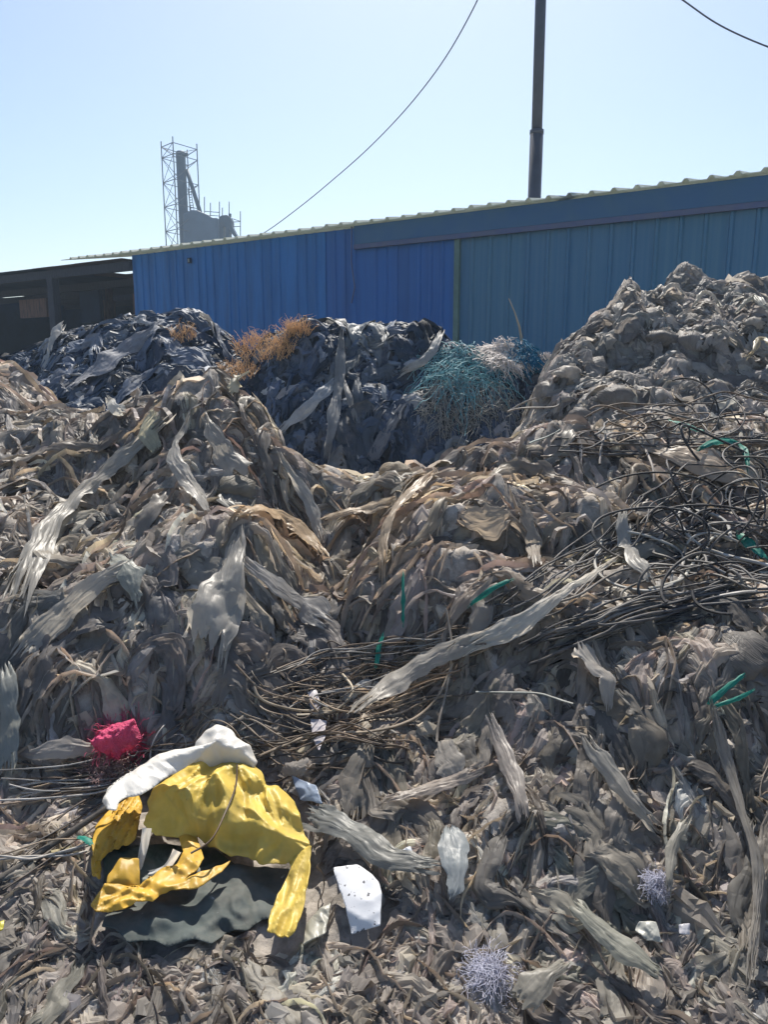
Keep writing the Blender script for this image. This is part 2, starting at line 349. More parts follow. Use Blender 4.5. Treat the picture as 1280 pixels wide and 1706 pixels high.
# ------------------------------------------------------------------ crumpled film strips
def strips(m, x, y, ang, L, W, K, lift, nu=16, nv=12, down=.5, seed=0.0, wild=1.0, conform=.8, flare=None, bend=1.0, top=False):
    """N gathered film strips following the heap; returns verts (N,nu,nv,3), uv, path centres"""
    N = len(x); u = np.linspace(0, 1, nu); v = np.linspace(-.5, .5, nv)
    sd = np.arange(N) * 3.17 + seed
    cx = np.zeros((N, nu)); cy = np.zeros((N, nu)); th = ang.copy(); X = x.copy(); Y = y.copy(); ds = L / (nu - 1)
    wob = rng.normal(0, 1, (N, 3))
    for i in range(nu):
        cx[:, i] = X; cy[:, i] = Y
        gx_, gy_ = m.grad(X, Y)
        dn = np.arctan2(-gy_, -gx_)
        dth = np.arctan2(np.sin(dn - th), np.cos(dn - th))
        th = th + down * .22 * dth + bend * (.05 * wob[:, 1] + np.where(rng.random(N) < .16, rng.normal(0, .75, N), 0))
        sl = gx_ * np.cos(th) + gy_ * np.sin(th)
        st = ds / np.sqrt(1 + np.minimum(sl * sl, 9))
        X = X + np.cos(th) * st; Y = Y + np.sin(th) * st
    hc = .55 * m.h(cx, cy) + .45 * m.hs(cx, cy) + .02
    if top: hc = m.ht(cx, cy) - .015
    # taut smoothing of the path height
    for _ in range(3):
        hc[:, 1:-1] = np.maximum(hc[:, 1:-1], .5 * (hc[:, :-2] + hc[:, 2:])) * .7 + hc[:, 1:-1] * .3
    return loft(m, np.stack([cx, cy, hc], -1), L, W, K, lift, nv, sd, wild, conform, flare)
def loft(m, Cn, L, W, K, lift, nv, sd, wild=1.0, conform=.8, flare=None, ends=True, jit=1.0):
    N, nu = Cn.shape[:2]; u = np.linspace(0, 1, nu); v = np.linspace(-.5, .5, nv)
    T = np.gradient(Cn, axis=1); T /= np.linalg.norm(T, axis=-1, keepdims=True) + 1e-9
    Nn = m.normal(Cn[..., 0], Cn[..., 1])
    tw = .7 * wild * perlin(u[None] * 2.0, sd[:, None], 9.1)[..., None]
    B = np.cross(Nn, T); B /= np.linalg.norm(B, axis=-1, keepdims=True) + 1e-9
    Nn = np.cross(T, B)
    B, Nn = B * np.cos(tw) + Nn * np.sin(tw), Nn * np.cos(tw) - B * np.sin(tw)
    r = rng.random((N, 4))
    pf = (.35 + .65 * np.abs(np.sin(np.pi * (u[None] * (.6 + 1.0 * r[:, :1]) + r[:, 1:2]))) ** .8) if flare is None else flare
    pf = pf * (1 + .25 * perlin(u[None] * 5, sd[:, None], 2.2))
    if ends: pf = pf * np.clip(np.minimum(u, 1 - u) * 9 + .7, 0, 1)[None] ** .7
    wv = (W[:, None] * pf)[..., None]
    UU = u[None, :, None]; VV = v[None, None, :]; S = sd[:, None, None]
    kk = K[:, None, None]
    ph = 1.6 * perlin(UU * 1.7, S, 4.4) + .9 * perlin(UU * 2.5, VV * 3, S)
    tri = np.abs(((kk * VV + ph) % 1.0) - .5) * 4 - 1
    fold = .5 * tri * (.5 + perlin(UU * 3, S + 8, 3.3)) + .8 * (ridged(UU * 2.0 + S, VV * kk * .8, S * .37) - .5) + .35 * (ridged(UU * 2.6, VV * kk * 1.7, S + 50) - .5)
    amp = (W / K)[:, None, None] * (.34 * wild)
    lf = lift[:, None, None] * (1 - .35 * (2 * np.abs(VV)) ** 2) * (.35 + .65 * np.sin(np.pi * np.clip(UU, .02, .98)))
    off = amp * fold + lf
    lat = wv * (VV * (1 + .34 * perlin(UU * 6, np.sign(VV) * 3.3 + S, 12.5)) + .05 * perlin(UU * 6, VV * 6, S + 30))
    P = Cn[:, :, None, :] + B[:, :, None, :] * lat[..., None] + Nn[:, :, None, :] * off[..., None]
    # crumple: vector noise in metres, its own for every piece
    ws = np.clip(W / .14, .16, 1.2)[:, None, None]
    nar = np.clip((W[:, None, None] * 26 - .9) / 1.6, .12, 1)
    for fr, am in ((8., .022), (19., .009)):
        fq = np.minimum(fr / np.sqrt(ws), 26.); q = P * fq[..., None]
        for ax in range(3):
            nz_ = (ridged if fr < 10 or wild > .75 else perlin)(q[..., 0] + S * 1.7, q[..., 1] + ax * 37.1, q[..., 2] + S)
            P[..., ax] += am * wild * ws * (1 if fr < 10 else nar) * (nz_ * .8 - (.4 if fr < 10 or wild > .75 else 0))
    cell = (L / nu)[:, None, None] * .10 * jit
    P = P + Nn[:, :, None, :] * (cell * rng.normal(size=P.shape[:3]))[..., None]
    # ragged torn ends
    rag = (L[:, None, None] * .12) * perlin(VV * 9, S, 77.7) * (np.clip(1 - 6 * np.minimum(UU, 1 - UU), 0, 1)) * np.sign(UU - .5) * 1.5
    P = P + T[:, :, None, :] * rag[..., None]
    if conform:
        dz = m.hs(P[..., 0], P[..., 1]) - m.hs(Cn[..., 0], Cn[..., 1])[:, :, None]
        slack = np.clip(dz, -.25, .25) * conform * .5
        P[..., 2] += np.where(slack > 0, slack, slack)
    uvu = np.broadcast_to(UU * L[:, None, None] + S, P.shape[:3]); uvv = np.broadcast_to(VV * W[:, None, None] + S * .7, P.shape[:3])
    return P, np.stack([uvu, uvv], -1)
def pal(cols, wts, n, jit=.18):
    cols = np.array(cols); wts = np.array(wts, float); wts /= wts.sum()
    c = cols[rng.choice(len(cols), n, p=wts)]
    return np.clip(c * (1 + jit * rng.normal(size=(n, 1))) * (1 + .012 * rng.normal(size=(n, 3))), .012, .85)
TAUPE = [(.51,.46,.415),(.41,.37,.34),(.64,.575,.50),(.54,.46,.425),(.43,.41,.37),(.78,.71,.60),(.24,.215,.195),(.52,.50,.485)]
TW = [5, 4, 4, 2, 1.5, 1.8, 2, 3]
BLACKP = [(.032,.050,.082),(.05,.075,.12),(.08,.11,.165),(.155,.185,.235),(.29,.30,.32),(.018,.028,.046)]
BW = [5, 5, 3, 1.6, .7, 4]
GREYP = [(.42,.395,.375),(.50,.47,.44),(.32,.30,.285),(.60,.56,.51),(.38,.385,.38)]
GW = [5, 4, 4, 1.5, 2]
def visible_keep(P, keep_margin=True):
    Cn = P[:, :, P.shape[2] // 2]
    bad = np.zeros(P.shape[0], bool)
    for poly in KEEP:
        for col in (0, P.shape[2] // 2, -1):
            qx, qy = proj(P[:, :, col]); bad |= inpoly(qx, qy, poly).any(1)
    return ~bad
def sample_area(m, n, pxbox, ybox, dens=None):
    """random plan positions that fall inside an image window"""
    out = np.zeros((0, 2))
    while len(out) < n:
        x = rng.uniform(m.x0, m.x0 + m.step * m.nx, n * 4); y = rng.uniform(m.y0, m.y0 + m.step * m.ny, n * 4)
        z = m.hs(x, y); qx, qy = proj(np.stack([x, y, z], -1))
        ok = (qx > pxbox[0]) & (qx < pxbox[1]) & (qy > pxbox[2]) & (qy < pxbox[3]) & (y > ybox[0]) & (y < ybox[1])
        if dens is not None: ok &= rng.random(len(x)) < dens(x, y)
        out = np.concatenate([out, np.stack([x[ok], y[ok]], 1)])
    return out[:n, 0].copy(), out[:n, 1].copy()
SM = False
def mass(m, parent, specs, palette, wts, mat, name='loose_film', colfun=None, top=False):
    parts = []
    for (n, pxb, yb, Lr, Wr, Kr, lr, nu, nv, down, wild, dens) in specs:
        x, y = sample_area(m, n, pxb, yb, dens)
        L = rng.uniform(*Lr, n); W = rng.uniform(*Wr, n); K = rng.uniform(*Kr, n); lf = rng.uniform(*lr, n); nf = np.clip(y / 3.3, .42, 1); L = L * nf ** .6; W = W * np.clip(y / 3.3, .62, 1); lf = lf * nf
        P, U = strips(m, x, y, rng.uniform(0, 2 * np.pi, n), L, W, K, lf, nu, nv, down, rng.uniform(0, 200), wild, top=top)
        k = visible_keep(P); parts.append((P[k], U[k]))
    # leave out the pieces buried deep inside the pile
    cell = 7.0; buf = np.full((320, 320), 99.)
    key = []
    for P, U in parts:
        qx, qy = proj(P); i = np.clip(((qx + 400) / cell).astype(int), 0, 319); j = np.clip((qy / cell).astype(int), 0, 319); key.append((i, j)); np.minimum.at(buf, (i.ravel(), j.ravel()), P[..., 1].ravel())
    Vs, Fs, Us, Cs = [], [], [], []; base = 0
    for (P, U), (i, j) in zip(parts, key):
        vis = (P[..., 1] < buf[i, j] + .06).reshape(len(P), -1).mean(1) > .10
        P = P[vis]; U = U[vis]; n, nu, nv = P.shape[:3]
        c = pal(palette, wts, n)
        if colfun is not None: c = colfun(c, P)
        Vs.append(P.reshape(-1, 3)); Us.append(U.reshape(-1, 2)); Cs.append(np.repeat(c, nu * nv, 0)); Fs.append(grid_faces(nu, nv, n) + base); base += n * nu * nv
    Va = np.concatenate(Vs)
    o = link(name, mesh_np(name, Va, np.concatenate(Fs), mat, np.concatenate(Cs), np.concatenate(Us), smooth=SM), parent, kind='stuff')
    m.splat(Va); m.settle()
    return o
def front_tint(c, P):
    # shade painted into the foot film's colour; film around the middle ridge tinted beige
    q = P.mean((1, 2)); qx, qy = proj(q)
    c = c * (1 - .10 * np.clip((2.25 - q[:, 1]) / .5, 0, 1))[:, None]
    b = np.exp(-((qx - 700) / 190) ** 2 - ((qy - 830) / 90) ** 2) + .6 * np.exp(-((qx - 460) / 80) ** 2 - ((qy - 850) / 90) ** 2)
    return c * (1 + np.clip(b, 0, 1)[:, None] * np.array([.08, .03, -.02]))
near = lambda x, y: np.clip(2.2 / np.maximum(y, 1.2), 0, 1) ** 1.6
fullbox = (-190, 1470, 560, 1800)
mass(front, heap_front, [
  (1450, fullbox, (1.0, 5.6), (.28, .75), (.05, .13), (3, 7), (.0, .05), 19, 13, .9, .9, None),
  (2300, fullbox, (1.0, 5.4), (.16, .50), (.03, .09), (2, 5), (.01, .07), 15, 9, .7, .9, lambda x, y: near(x, y) * np.where(y < 2.15, .45, 1)),
  (1150, (-160, 1440, 1250, 1800), (1.0, 2.5), (.12, .34), (.10, .24), (4, 8), (.01, .035), 13, 12, .2, 1.25, None),
  (500, (-160, 1440, 1100, 1800), (1.0, 3.0), (.14, .42), (.02, .05), (2, 4), (.0, .05), 16, 7, .5, .9, None),
  (2600, fullbox, (1.0, 5.2), (.15, .55), (.006, .018), (1, 2), (.02, .09), 16, 3, .6, .8, near),
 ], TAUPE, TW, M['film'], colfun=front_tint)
mass(rightm, heap_right, [
  (700, (870, 1500, 380, 800), (4.5, 7.3), (.25, .6), (.07, .18), (3, 7), (.0, .05), 14, 11, .5, 1.0, None),
  (500, (870, 1500, 380, 800), (4.5, 7.3), (.10, .3), (.04, .12), (2, 5), (.0, .06), 10, 9, .4, 1.1, None)], GREYP, GW, M['film'])
mass(midm, heap_mid, [
  (900, (340, 960, 500, 900), (5.1, 8), (.25, .7), (.06, .18), (3, 7), (.0, .05), 14, 11, .55, 1.0, None),
  (600, (340, 960, 500, 900), (5.1, 8), (.10, .3), (.04, .12), (2, 5), (.0, .06), 10, 8, .4, 1.1, None), (900, (340, 960, 500, 900), (5.1, 8), (.2, .6), (.015, .045), (1, 3), (.01, .06), 12, 5, .7, .8, None)], BLACKP, BW, M['black'])
mass(leftm, heap_left, [
  (700, (-250, 450, 480, 760), (6.2, 9.4), (.35, .9), (.08, .22), (3, 7), (.0, .05), 14, 11, .35, .9, None),
  (400, (-250, 450, 480, 760), (6.2, 9.4), (.12, .4), (.05, .14), (2, 5), (.0, .06), 10, 8, .4, 1.1, None), (600, (-250, 450, 480, 760), (6.2, 9.4), (.3, .8), (.02, .05), (1, 3), (.01, .06), 12, 5, .5, .8, None)], BLACKP, BW, M['black'])

# ------------------------------------------------------------------ larger single strips lying on top (individual things)
def film_set(m, n, pxb, yb, Lr, Wr, Kr, lr, palette, wts, mat, name, label, group, down=.6, wild=.9):
    x, y = sample_area(m, n, pxb, yb)
    L = rng.uniform(*Lr, n); W = rng.uniform(*Wr, n); K = rng.uniform(*Kr, n); lf = rng.uniform(*lr, n)
    P, U = strips(m, x, y, rng.uniform(0, 2 * np.pi, n), L, W, K, lf, 20, 14, down, rng.uniform(0, 200), wild, top=True)
    k = visible_keep(P); c = pal(palette, wts, n, .12); f = grid_faces(20, 14)
    for i in np.nonzero(k)[0]:
        V = P[i].reshape(-1, 3); o0 = V[len(V) // 2].copy()
        me = mesh_np(name, V - o0, f, mat, np.repeat(c[i:i+1], len(V), 0), U[i].reshape(-1, 2))
        size = ('short ' if L[i] < np.quantile(L, .33) else 'long ' if L[i] > np.quantile(L, .67) else '') + ('narrow ' if W[i] < np.median(W) else 'broad ')
        lum = c[:, 1]; tone = 'lighter ' if lum[i] > np.quantile(lum, .6) else 'duller ' if lum[i] < np.quantile(lum, .4) else ''
        o = link(name, me, None, size + tone + label, 'film strip', group); o.location = o0
PALEP = [(.42,.38,.32),(.36,.34,.31),(.50,.45,.36),(.33,.30,.27)]; PW = [3, 3, 1.2, 3]
film_set(front, 46, (-30, 540, 660, 1000), (2.8, 5.0), (.30, .65), (.06, .14), (4, 8), (.0, .05), PALEP, PW, M['pale'], 'film_strip', 'grey film strip draped over the left front hump', 'film strips on the left front hump')
film_set(front, 46, (560, 1300, 740, 1060), (2.6, 4.4), (.25, .55), (.05, .12), (4, 8), (.0, .05), [(.45,.39,.31),(.40,.34,.28),(.36,.33,.29),(.52,.45,.34)], [3,3,2,1], M['pale'], 'film_strip', 'tan film strip draped over the right front hump', 'film strips on the right front hump')
film_set(front, 40, (-30, 560, 980, 1260), (2.3, 3.2), (.28, .6), (.07, .15), (4, 8), (.0, .04), [(.30,.28,.27),(.35,.32,.30),(.26,.25,.25)], [1,1,1], M['film'], 'film_strip', 'grey film strip hanging down the slope above the yellow sack', 'film strips above the yellow sack')
film_set(front, 50, (600, 1300, 1060, 1420), (1.9, 2.7), (.22, .5), (.05, .11), (4, 8), (.0, .04), [(.33,.30,.27),(.28,.26,.24),(.38,.34,.29)], [1,1,1], M['film'], 'film_strip', 'taupe film strip hanging on the steep slope below the hose bundle', 'film strips below the hose bundle')
film_set(front, 30, (-20, 1300, 1400, 1720), (1.5, 2.1), (.12, .28), (.04, .09), (3, 7), (.0, .02), [(.40,.385,.34),(.36,.34,.30),(.45,.42,.37),(.33,.33,.28)], [1,1,1,1], M['film'], 'film_strip', 'trampled olive-grey film strip at the foot of the front heap', 'film strips at the foot of the heap', .2, 1.25)
film_set(midm, 30, (400, 900, 550, 800), (5.3, 7.2), (.4, .9), (.10, .2), (4, 8), (.0, .05), [(.08,.10,.125),(.16,.175,.19),(.045,.06,.08)], [2,1,2], M['black'], 'film_strip', 'dark film strip hanging down the middle black heap', 'film strips on the middle heap', .8)
film_set(leftm, 24, (0, 400, 530, 680), (7, 8.6), (.5, 1.0), (.12, .26), (4, 8), (.0, .05), [(.075,.10,.15),(.16,.19,.25),(.045,.06,.095)], [2,1.5,2], M['black'], 'film_strip', 'blue-black film strip lying on the far left heap', 'film strips on the far left heap', .5)
film_set(rightm, 24, (930, 1290, 460, 740), (4.9, 6.4), (.3, .7), (.08, .18), (4, 8), (.0, .04), GREYP, GW, M['film'], 'film_strip', 'grey film strip hanging between bundles on the tall right heap', 'film strips on the right heap', .6)

# ------------------------------------------------------------------ rounded bundles of the tall right heap
ico = bmesh.new(); bmesh.ops.create_icosphere(ico, subdivisions=3, radius=1); IV = np.array([v.co[:] for v in ico.verts]); IF = np.array([[v.index for v in f.verts] for f in ico.faces]); ico.free()
def bundle_mesh(seed, name, col, mat, squash=.75):
    V = IV.copy(); ax = np.random.default_rng(seed).normal(size=3); ax /= np.linalg.norm(ax)
    lat = V @ ax
    q = V + .25 * np.stack([perlin(V[:,0]*2+seed, V[:,1]*2, V[:,2]*2+k*9) for k in range(3)], 1)
    d = -.1 + .20 * ridged(q[:,0]*1.7 + seed, q[:,1]*1.7, q[:,2]*1.7) + .13 * ridged(q[:,0]*3.4, q[:,1]*3.4 + seed, lat*6) + .07 * ridged(q[:,0]*6 + seed, q[:,1]*6, lat*14)
    V = V * (1 + d)[:, None]; V[:, 2] *= squash
    uv = np.stack([np.arctan2(IV[:,1], IV[:,0]) * .12, lat * .35], 1)
    return mesh_np(name, V, IF, mat, np.repeat(np.array([col]), len(V), 0), uv)
bm_lib = [bundle_mesh(i * 7 + 1, 'film_bundle', GREYP[i % 4], M['film']) for i in range(8)]
bp_ = [(1050,545),(1085,520),(1105,560),(1010,575),(1040,605),(985,610),(1075,610),(1120,605),(1150,570),(1000,650),(1035,660),(950,630),(925,650),(955,665),(975,690),(1165,620),(1200,560),(1240,600),(1200,650),(1250,660),(1130,650),(1090,660),(1225,520),(1265,540),(1150,530)]
for i, (a, b) in enumerate(bp_):
    p = rightm.hit(np.array([a]), np.array([b]), smooth='top')[0]; r = random.uniform(.08, .13)
    o = link('film_bundle', bm_lib[i % 8], None, 'rounded grey film bundle bulging from the tall right heap', 'film bundle', 'rounded bundles in the right heap')
    o.location = p - Vector((0, 0, .0)) if False else Vector(p) + Vector((0, .03, -.03)); o.scale = (r * random.uniform(.9, 1.3), r, r * random.uniform(.8, 1.1)); o.rotation_euler = (random.uniform(-.5, .5), random.uniform(-.5, .5), random.uniform(0, 6))
for o in [o for o in C.objects if o.name.startswith('film_bundle')]:
    Mx = np.array(__import__('mathutils').Matrix.LocRotScale(o.location, o.rotation_euler, o.scale)); V4 = np.c_[IV * .95, np.ones(len(IV))] @ Mx.T; rightm.splat(V4[:, :3])
rightm.settle()
mass(rightm, heap_right, [(420, (880, 1330, 390, 740), (4.6, 7.2), (.15, .45), (.02, .08), (2, 4), (.0, .03), 12, 7, .7, .8, None), (520, (880, 1330, 390, 740), (4.6, 7.2), (.12, .30), (.06, .15), (3, 6), (.0, .05), 10, 9, .4, 1.2, None)], GREYP, GW, M['film'], name='draped_film', top=True)
crown = [((1118,450), .07, (.62,.58,.52), 'fluffy off-white film wad on the very top of the right heap'), ((1175,465), .06, (.52,.50,.45), 'pale flattened film wad just right of the right heap top'), ((1255,470), .08, (.5,.5,.45), 'pale grey-green film wad at the far right of the heap crest'),
         ((1265,545), .07, (.52,.46,.33), 'yellowish film wad at the right edge of the right heap')]
fw = [((395,822), .13, (.34,.31,.26), 'rounded grey-tan film bundle in the middle of the left front hump'), ((510,800), .09, (.38,.34,.30), 'rolled grey film wad above the saddle'), ((60,740), .15, (.33,.30,.25), 'rounded film wad at the left edge below the far left heap'),
      ((880,765), .10, (.45,.39,.31), 'tan film wad on the right front hump crest'), ((660,790), .08, (.48,.42,.33), 'tan film wad in the saddle between the humps'), ((1230,1100), .12, (.31,.29,.27), 'coiled grey film wad at the right edge below the hose bundle'), ((340,735), .10, (.27,.26,.24), 'dark grey film bundle under the left hump top')]
for i, ((a, b), r, c, lb) in enumerate(fw):
    p = front.hit(np.array([a]), np.array([b]))[0]
    o = link('film_wad', bundle_mesh(200 + i * 5, 'film_wad', c, M['film'], .8), None, lb, 'film wad'); o.location = Vector(p) + Vector((0, 0, .01)); o.scale = (r * 1.0, r * .8, r * .75); o.rotation_euler = (0, random.uniform(-.3, .3), random.uniform(0, 6))

# ------------------------------------------------------------------ hand-placed strips along paths read from the photo
def crom(P, n):
    P = np.asarray(P, float); m_ = len(P)
    if m_ == 2: return P[0] + (P[1] - P[0]) * np.linspace(0, 1, n)[:, None]
    d = np.concatenate([[0], np.cumsum(np.linalg.norm(np.diff(P, axis=0), axis=1))]); d /= d[-1]
    t = np.linspace(0, 1, n); k = np.clip(np.searchsorted(d, t, side='right') - 1, 0, m_ - 2); f = ((t - d[k]) / np.maximum(d[k+1] - d[k], 1e-9))[:, None]
    p0 = P[np.maximum(k - 1, 0)]; p1 = P[k]; p2 = P[k+1]; p3 = P[np.minimum(k + 2, m_ - 1)]
    return .5 * ((2*p1) + (-p0 + p2) * f + (2*p0 - 5*p1 + 4*p2 - p3) * f**2 + (-p0 + 3*p1 - 3*p2 + p3) * f**3)
def hstrip(m, path, wpx, col, label, K=5, lift=.025, mat='pale', nu=40, nv=20, wild=.45, name='film_strip', cat='film strip', group=None, raise_=.035):
    """path [(px,py)], wpx = list of widths in photo pixels along it"""
    q = crom(path, nu); P = m.hit(q[:, 0], q[:, 1], smooth='top'); P[:, 2] += raise_
    for _ in range(12): P[1:-1] = .5 * P[1:-1] + .25 * (P[:-2] + P[2:])
    L = np.linalg.norm(np.diff(P, axis=0), axis=1).sum(); D = P[:, 1].mean()
    wp = np.interp(np.linspace(0, 1, nu), np.linspace(0, 1, len(wpx)), wpx) * D / F
    W = wp.max()
    if m is not front: wp = wp * .7; W = wp.max()
    V, U = loft(m, P[None], np.array([L]), np.array([W]), np.array([float(K)]), np.array([lift]), nv, np.array([rng.uniform(0, 99)]), wild, .6, flare=(wp / W)[None])
    V = V[0].reshape(-1, 3); o0 = V[len(V) // 2].copy()
    o = link(name, mesh_np(name, V - o0, grid_faces(nu, nv), M[mat], np.repeat(np.array([col]), len(V), 0), U[0].reshape(-1, 2)), None, label, cat, group); o.location = o0
    return o
def crowns():
    for i, ((a, b), r, c, lb) in enumerate(crown):
        hstrip(rightm, [(a - 300 * r, b + 56), (a - 60 * r, b + 40), (a + 120 * r, b + 41), (a + 330 * r, b + 54)], [90 * r, 190 * r, 170 * r, 90 * r], c, lb, K=4, lift=.06, wild=1.3, name='film_wad', cat='film wad')
G1 = (.50,.48,.44); G2 = (.58,.555,.51); T1 = (.50,.44,.35); D1 = (.27,.255,.24)
for args in [
 (front, [(256,728),(200,780),(125,845),(75,905),(35,985)], [22,40,30,34,50], G1, 'long pale film strip sweeping down-left from below the left hump top'),
 (front, [(312,718),(290,770),(310,812),(338,850)], [10,26,36,26], G2, 'twisted pale film strip hanging in the dark hollow of the left hump'),
 (front, [(345,708),(365,750),(395,805)], [14,40,60], G1, 'wide pale film flap right of the twisted strip on the left hump'),
 (front, [(398,862),(440,865),(490,890),(532,930)], [18,30,44,24], (.66,.50,.33), 'orange-cream film strip arching over the right side of the left hump'),
 (front, [(398,905),(385,960),(362,1020),(345,1075)], [14,46,80,90], G2, 'broad translucent film sheet flaring downward on the left front slope'),
 (front, [(402,910),(395,1000),(382,1060),(372,1110)], [12,22,26,14], G2, 'narrow film strip hanging beside the flaring sheet'),
 (front, [(412,950),(455,985),(500,1020),(538,1045)], [22,34,44,50], (0.45,0.44,0.43), 'grey film strip slanting down-right to the valley'),
 (front, [(205,962),(150,995),(95,1045),(40,1100)], [22,40,44,50], G1, 'pale film strip slanting down-left across the left slope'),
 (front, [(192,942),(215,965),(228,1010)], [26,42,18], (.45,.47,.43), 'greenish pale film flap folded over on the left slope'),
 (front, [(470,772),(500,825),(520,860),(534,905)], [10,16,24,12], G2, 'thin taut film strip running down the right flank of the left hump'),
 (front, [(262,700),(250,730),(262,760)], [28,34,16], (.62,.60,.46), 'pale yellow film flap at the left hump top'),
 (front, [(180,672),(192,690),(206,696)], [10,16,18], (.74,.73,.68), 'small bright white film scrap left of the left hump'),
 (front, [(415,632),(398,645),(382,662)], [12,22,14], (.66,.62,.48), 'cream rolled film end poking up behind the left hump'),
 (front, [(655,845),(610,862),(570,870),(540,878)], [20,30,28,18], (.60,.49,.36), 'cream film strip bridging the saddle between the humps'),
 (front, [(720,800),(670,850),(645,900),(640,960)], [18,26,24,20], (.56,.46,.35), 'tan film strip running down the left flank of the right hump'),
 (front, [(770,870),(810,880),(845,868)], [26,50,34], (.55,.46,.36), 'tan crumpled film flap on the face of the right hump'),
 (front, [(870,860),(885,900),(890,950)], [20,26,24], (.47,.42,.36), 'grey-pink film strip hanging from the middle of the right hump'),
 (front, [(1018,972),(960,1010),(900,1055),(850,1085),(780,1110)], [8,14,30,40,30], (.78,.74,.66), 'long pale tapering film band pointing up to the hose tangle'),
 (front, [(800,1098),(730,1130),(665,1168),(600,1212)], [26,40,46,34], (.52,.49,.44), 'broad grey film band slanting down to the tangle of brown hoses'),
 (front, [(1040,875),(1038,915),(1060,950),(1082,975)], [26,24,30,20], (.56,.54,.50), 'whitish folded film piece standing among the black hoses'),
 (front, [(970,1095),(985,1130),(1010,1150),(1012,1190)], [46,40,40,22], (0.58,0.54,0.49), 'pale film flap hanging just below the black hose bundle'),
 (front, [(735,1255),(750,1285),(765,1320)], [30,56,40], (0.53,0.49,0.44), 'flat grey film flap on the slope right of the hose tangle'),
 (front, [(1188,1200),(1212,1290),(1235,1370),(1262,1470),(1258,1540),(1248,1640)], [12,22,16,20,16,12], (0.43,0.40,0.36), 'long twisted film rope hanging down the right edge'),
 (front, [(752,1395),(755,1440),(762,1480),(752,1515)], [40,56,46,10], (.42,.46,.48), 'blue-grey translucent film piece right of the white paper'),
 (front, [(520,1370),(580,1400),(640,1445),(725,1460)], [60,56,40,30], (.27,.28,.27), 'dark grey gathered film running from the yellow sack to the right'),
 (front, [(820,1215),(850,1290),(870,1370)], [22,30,24], (0.45,0.41,0.38), 'taupe film strip hanging in the middle of the right slope'),
 (front, [(980,1250),(1020,1310),(1085,1390)], [26,30,20], (0.47,0.45,0.41), 'grey pleated film strip slanting down-right on the right slope'),
 (front, [(650,1350),(720,1335),(800,1300)], [18,30,30], (0.47,0.41,0.36), 'brownish film band slanting up-right below the grey band'),
 (front, [(1145,1380),(1118,1430),(1112,1500)], [16,22,12], (0.47,0.45,0.39), 'olive film strip bent over at the lower right'),
 (front, [(960,1530),(1020,1590),(1090,1640)], [30,44,30], (0.41,0.41,0.35), 'wide trampled film strip slanting at the bottom right'),
 (front, [(870,1690),(900,1660),(940,1625)], [60,50,20], (.40,.38,.33), 'folded grey film corner at the bottom edge'),
 (front, [(60,1270),(110,1262),(160,1262)], [26,30,16], (.50,.46,.42), 'pale pinkish film clump left of the red net'),
 (front, [(8,1130),(20,1210),(12,1290)], [30,44,30], (.40,.42,.40), 'pale grey-green film strip at the left edge above the hoses'),
 (front, [(1080,762),(1120,770),(1165,785),(1240,812)], [24,36,40,14], (.60,.50,.40), 'knotted tan film sheet among the hoses at the right'),
 (front, [(500,1280),(490,1310)], [40,60], (.40,.37,.34), 'square grey film flap right of the yellow sack top'),
 (midm, [(568,568),(566,640),(555,700),(545,765)], [16,22,26,16], (.40,.41,.42), 'long pale film strip hanging straight down the middle black heap'),
 (midm, [(560,640),(520,680),(468,722)], [20,30,14], (.30,.32,.34), 'grey film strip branching left on the middle black heap'),
 (midm, [(572,640),(582,670),(592,705)], [10,14,12], (.36,.36,.36), 'short pale strip beside the long hanging strip on the middle heap'),
 (midm, [(905,612),(908,650),(900,700),(898,745)], [8,10,12,8], (.50,.50,.48), 'thin pale film rope hanging at the right end of the middle heap'),
 (midm, [(735,560),(715,600),(670,625)], [16,22,14], (.30,.30,.29), 'grey curved film strip near the top of the middle heap'),
 (leftm, [(105,548),(90,570),(85,590)], [18,30,18], (.55,.54,.52), 'whitish film clump on the crest of the far left heap'),
 (leftm, [(250,560),(180,610),(120,650)], [40,50,30], (.20,.21,.24), 'broad blue-grey film sheet across the far left heap'),
 ]:
    hstrip(*args, mat='black' if args[0] in (midm, leftm) and max(args[3]) < .35 else 'pale', K=6 if max(args[2]) > 30 else 3, raise_=.075 if 'long pale tapering' in args[4] or 'broad grey film band' in args[4] else .03)
crowns()
# teal and green straps
M['strap'] = plain_mat('green_strap', (.02, .24, .18), .55, .3, var=.35, scale=30, transl=.25)
for path, wd, lb in [([(1182,1192),(1210,1165),(1238,1145)], [12,10,7], 'bright teal plastic strap piece on the right slope'), ([(1190,1196),(1225,1185),(1255,1170)], [5,7,4], 'thin teal strap scrap beside the bright teal one'),
   ([(780,1028),(820,1000),(855,982)], [6,10,6], 'green strap slanting below the right hump'), ([(672,970),(674,1010),(672,1060)], [6,7,5], 'thin green strap hanging in the valley'), ([(640,1070),(632,1100),(628,1130)], [10,14,8], 'dark green strap end among brown hoses'),
   ([(1110,712),(1140,722),(1175,735)], [5,12,6], 'green net scrap behind the hose arcs'), ([(1160,765),(1200,748),(1238,755),(1246,795)], [5,13,12,5], 'green plastic loop arched over at the right edge'), ([(1228,905),(1245,920),(1275,945)], [10,16,10], 'teal strap scrap among black hoses at the right edge'), ([(130,1415),(145,1422),(155,1430)],[10,14,8],'small green scrap left of the yellow sack')]:
    o = hstrip(front, path, wd, (.05,.4,.3), lb, K=2, lift=.01, nu=20, nv=8, wild=.3, name='green_strap', cat='strap', raise_=.04)
    o.data.materials[0] = M['strap']

